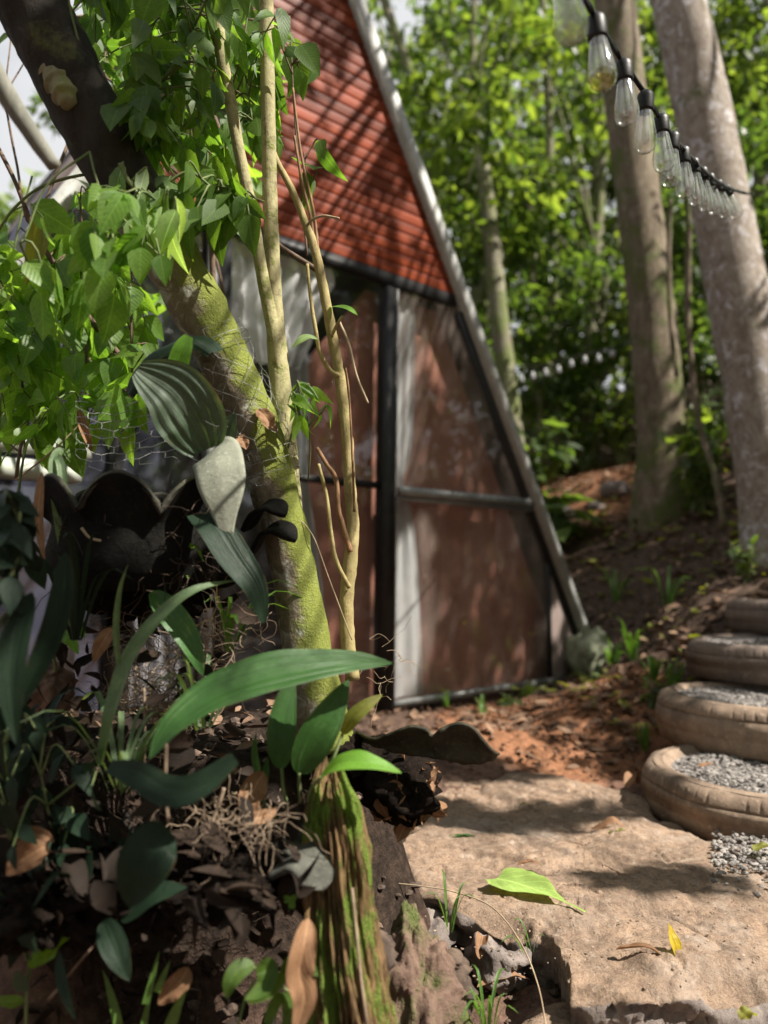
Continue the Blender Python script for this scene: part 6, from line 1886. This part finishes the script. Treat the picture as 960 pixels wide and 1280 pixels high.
for (pts, w, lab) in (([(386, 1148, 1.05), (380, 1180, 1.03), (374, 1215, 1.03), (380, 1250, 1.03), (366, 1300, 1.03)], .02, 'large reddish brown dead leaf hanging against the stump'),
                      ([(330, 965, 1.17), (318, 985, 1.16), (312, 1005, 1.15), (326, 1028, 1.14)], .02, 'folded brown leaf above the shaded planter'),
                      ([(345, 1012, 1.14), (330, 1020, 1.13), (312, 1024, 1.12), (298, 1026, 1.12)], .01, 'tan curled leaf edge above the litter'),
                      ([(236, 1210, 1.1), (224, 1228, 1.09), (212, 1240, 1.09), (198, 1256, 1.09)], .016, 'crumpled tan leaf with holes at lower left'),
                      ([(60, 1055, 1.05), (44, 1065, 1.04), (26, 1076, 1.04), (8, 1094, 1.04)], .018, 'brown leaf in the shade at far left'),
                      ([(20, 1055, 1.08), (38, 1044, 1.07), (54, 1044, 1.06), (68, 1052, 1.06)], .012, 'greyish leaf lying over the brown leaf at far left'),
                      ([(140, 785, 1.2), (130, 800, 1.19), (122, 815, 1.19), (118, 828, 1.19)], .012, 'grey brown dry leaf hanging under the big planter'),
                      ([(322, 512, 1.36), (332, 522, 1.35), (338, 532, 1.35), (346, 540, 1.35)], .014, 'red brown bark flake stuck on the fork of the mossy tree'),
                      ([(298, 545, 1.36), (304, 552, 1.35), (308, 562, 1.35)], .012, 'dark red flake stuck on the mossy trunk'),
                      ([(52, 590, 1.2), (48, 640, 1.19), (52, 680, 1.19), (56, 704, 1.19)], .008, 'pinkish dry strap leaf hanging at the left')):
    tag(MB().blade([P(*a) for a in pts], w, up=(.3, -1, .35), cup=.35, wav=.3, prof=ov).build('dry_leaf', MT['dry']), lab, 'dry leaf')
tag(MB().tube([P(x, y, Y) for x, y, Y in ((494, 1104, 1.62), (530, 1108, 1.6), (568, 1115, 1.58), (615, 1134, 1.52), (650, 1177, 1.45), (672, 1230, 1.38), (684, 1290, 1.32))], .0013, 6, res=50).build('straw', MT['straw']), 'long thin pale straw bending down over the slab edge', 'straw')
for i, (l, r, mtn, lab) in enumerate((([(20, 600, 1.6), (70, 560, 1.6), (110, 520, 1.6)], .002, 'straw', 'pale twig left of the dry hanging leaf'),
                                      ([(130, 170, 1.3), (160, 150, 1.28), (205, 118, 1.26)], .0022, 'straw', 'pale forked twig at the upper left'),
                                      ([(230, 115, 1.5), (243, 170, 1.5), (248, 215, 1.5), (252, 240, 1.5)], .003, 'straw', 'short pale stick hanging beside the white lamp'),
                                      ([(400, 340, 1.55), (340, 300, 1.6), (300, 250, 1.65), (270, 150, 1.7), (220, 60, 1.7), (150, 20, 1.7)], .006, 'twig', 'dark brown twig slanting behind the twin stems'),
                                      ([(102, 660, 1.2), (112, 672, 1.2), (126, 676, 1.2)], .0022, 'straw', 'white short root tip on the dark planter'),
                                      ([(8, 690, 1.3), (26, 700, 1.3), (46, 712, 1.3)], .003, 'straw', 'pale stick poking out at far left'),
                                      ([(208, 930, .98), (207, 990, .98), (211, 1030, .98)], .002, 'rootlet', 'thin stick standing among the dark leaves'),
                                      ([(180, 860, 1.2), (181, 920, 1.2), (180, 985, 1.2)], .0022, 'rootlet', 'thin brown stick in front of the root tangle'),
                                      ([(60, 1250, 1.05), (110, 1190, 1.06), (150, 1145, 1.08)], .0018, 'twig', 'thin dark twig across the litter at lower left'),
                                      ([(280, 985, 1.1), (272, 1010, 1.1), (258, 1042, 1.1)], .003, 'rootlet', 'reddish stick leaning on the litter in the planter'),
                                      ([(365, 640, 1.4), (390, 668, 1.4), (410, 720, 1.42), (440, 800, 1.44)], .0012, 'straw', 'pale hair thin vine hanging right of the mossy trunk'))):
    tag(MB().tube([P(*a) for a in l], r, 6, .1, 60, res=24).build('twig', MT[mtn]), lab, 'twig')


def tangle(name, fn, n, l, r, mat, label, cat):
    mb = MB()
    for _ in range(n):
        p = fn()
        pts = [p]
        d = V((rnd.gauss(0, 1), rnd.gauss(0, 1), rnd.gauss(0, .7))).normalized()
        for _k in range(6):
            d = (d + V((rnd.gauss(0, .38), rnd.gauss(0, .38), rnd.gauss(-.08, .38)))).normalized()
            pts.append(pts[-1] + d * l / 6 * rnd.uniform(.6, 1.3))
        mb.tube(pts, r * rnd.uniform(.5, 1.3), 4, res=16, cap=False)
    return tag(mb.build(name, MT[mat]), label, cat, None, 'stuff')


tangle('dry_rootlets', lambda: P(rnd.gauss(190, 25), rnd.gauss(880, 30), 1.30 + rnd.uniform(-.05, .05)), 260, .07, .0007, 'rootlet', 'tangle of dry tan rootlets on the bank under the planter', 'rootlets')
tangle('dry_rootlets', lambda: P(rnd.gauss(300, 40), rnd.gauss(1030, 14), 1.12 + rnd.uniform(-.05, .05)), 130, .065, .0006, 'rootlet', 'dry pale rootlets lying in the shaded lower planter', 'rootlets')
tangle('dry_rootlets', lambda: P(rnd.gauss(485, 28), rnd.gauss(845, 25), 1.5 + rnd.uniform(-.05, .05)), 14, .10, .0005, 'straw', 'wispy pale hairs at the foot of the door post', 'rootlets')
tangle('dry_rootlets', lambda: P(rnd.uniform(140, 330), rnd.uniform(760, 860), 1.34 + rnd.uniform(-.08, .08)), 200, .09, .0007, 'rootlet', 'fine roots on the dark bank behind the big planter', 'rootlets')
tangle('dry_rootlets', lambda: P(rnd.uniform(40, 400), rnd.uniform(930, 1230), 1.25 + rnd.uniform(-.08, .08)), 200, .08, .0006, 'rootlet_dark', 'scattered roots and fibres on the shaded bank', 'rootlets')


def hexwire(fn, nu, nv, r, label):
    """chicken wire: fn(u, v) -> point"""
    mb = MB()
    for i in range(nu):
        for j in range(nv):
            u0, v0 = i * 1.0, j * 2.0 + (i % 2)
            a, b_, c_ = (u0, v0 - .35), (u0, v0 + .35), (u0 + 1, v0 + 1 - .35)
            d_ = (u0 - 1 + 2, v0 - 1 + .35)
            for p, q in ((a, b_), (b_, c_), (a, d_)):
                if max(p[0], q[0]) > nu:
                    continue
                A_, B_ = fn(p[0] / nu, p[1] / (2 * nv)), fn(q[0] / nu, q[1] / (2 * nv))
                if A_ is None or B_ is None:
                    continue
                mb.tube([A_, A_.lerp(B_, .5) + V((rnd.gauss(0, .0012),) * 3), B_], r, 4, cap=False)
    return tag(mb.build('chicken_wire', MT['alu']), label, 'wire netting')


def cylw(u, v):
    # round the trunk near the folded leaf
    ax = spline([P(x, y, Y) for x, y, Y, r in tk[4:11]], 30)[0]
    i = min(28, max(0, int((0.25 + v * .5) * 29)))
    p = ax[i].lerp(ax[i + 1], 0.5)
    t = (ax[i + 1] - ax[i]).normalized()
    a = V((1, 0, 0))
    a = (a - t * a.dot(t)).normalized()
    b_ = t.cross(a)
    th = math.pi * (.85 - 1.15 * u)
    d = -b_ * math.sin(th) if (b_.y > 0) else b_ * math.sin(th)
    return p + (a * math.cos(th) + d) * (0.058 + .008 * noise.noise(V((u * 6, v * 6, 1))))


hexwire(cylw, 10, 7, .00055, 'rusty chicken wire wrapped round the mossy trunk')
hexwire(lambda u, v: P(95 + 190 * u, 505 + 80 * v + 8 * math.sin(u * 7), 1.30 + .08 * noise.noise(V((u * 4, v * 4, 2)))), 12, 4, .0006, 'loose chicken wire sheet standing in the upper planter')
# moss, rootlets and dead leaves hanging on the face of the big planter
tangle('hanging_roots', lambda: P(rnd.uniform(60, 285), rnd.uniform(630, 740), 1.21 + .0009 * abs(rnd.uniform(60, 285) - 175) + rnd.uniform(-.015, .02)), 130, .07, .0007, 'rootlet_dark', 'dark fine roots hanging over the face of the scalloped planter', 'roots')
# rotting leaves all over the dark bank and hanging on the planters
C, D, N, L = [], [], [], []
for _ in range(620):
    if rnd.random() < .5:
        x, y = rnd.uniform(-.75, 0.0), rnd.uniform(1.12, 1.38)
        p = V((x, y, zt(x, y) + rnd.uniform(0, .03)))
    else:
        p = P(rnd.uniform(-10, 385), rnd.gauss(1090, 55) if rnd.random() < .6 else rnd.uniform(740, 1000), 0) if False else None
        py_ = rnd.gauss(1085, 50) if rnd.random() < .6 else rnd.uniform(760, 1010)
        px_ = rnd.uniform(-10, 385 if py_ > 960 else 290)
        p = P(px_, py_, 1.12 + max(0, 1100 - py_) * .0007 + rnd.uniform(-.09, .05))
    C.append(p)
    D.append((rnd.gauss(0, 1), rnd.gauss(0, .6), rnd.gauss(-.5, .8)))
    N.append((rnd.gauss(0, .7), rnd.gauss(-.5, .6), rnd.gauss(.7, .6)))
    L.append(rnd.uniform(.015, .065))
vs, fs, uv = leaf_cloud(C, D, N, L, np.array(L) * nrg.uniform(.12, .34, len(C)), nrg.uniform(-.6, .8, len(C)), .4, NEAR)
tag(mesh_obj('rotting_leaves', vs, fs, MT['dead_shaded'], None, uv), 'rotting leaves darkened as shade, matted over the bank and planters', 'rotting leaves', None, 'stuff')
# loose stones and crumbs lying on the slab
def crumb():
    q = PG(rnd.uniform(500, 960), rnd.uniform(985, 1230), 0.004)
    return q


pebbles('slab_grit', 420, crumb, 0.0008, 0.0032, mat_rough('tan grit', (0.36, 0.26, 0.19), (0.26, 0.19, 0.14), 40, island=.25), 'tan grit and crumbs lying on the wide slab')
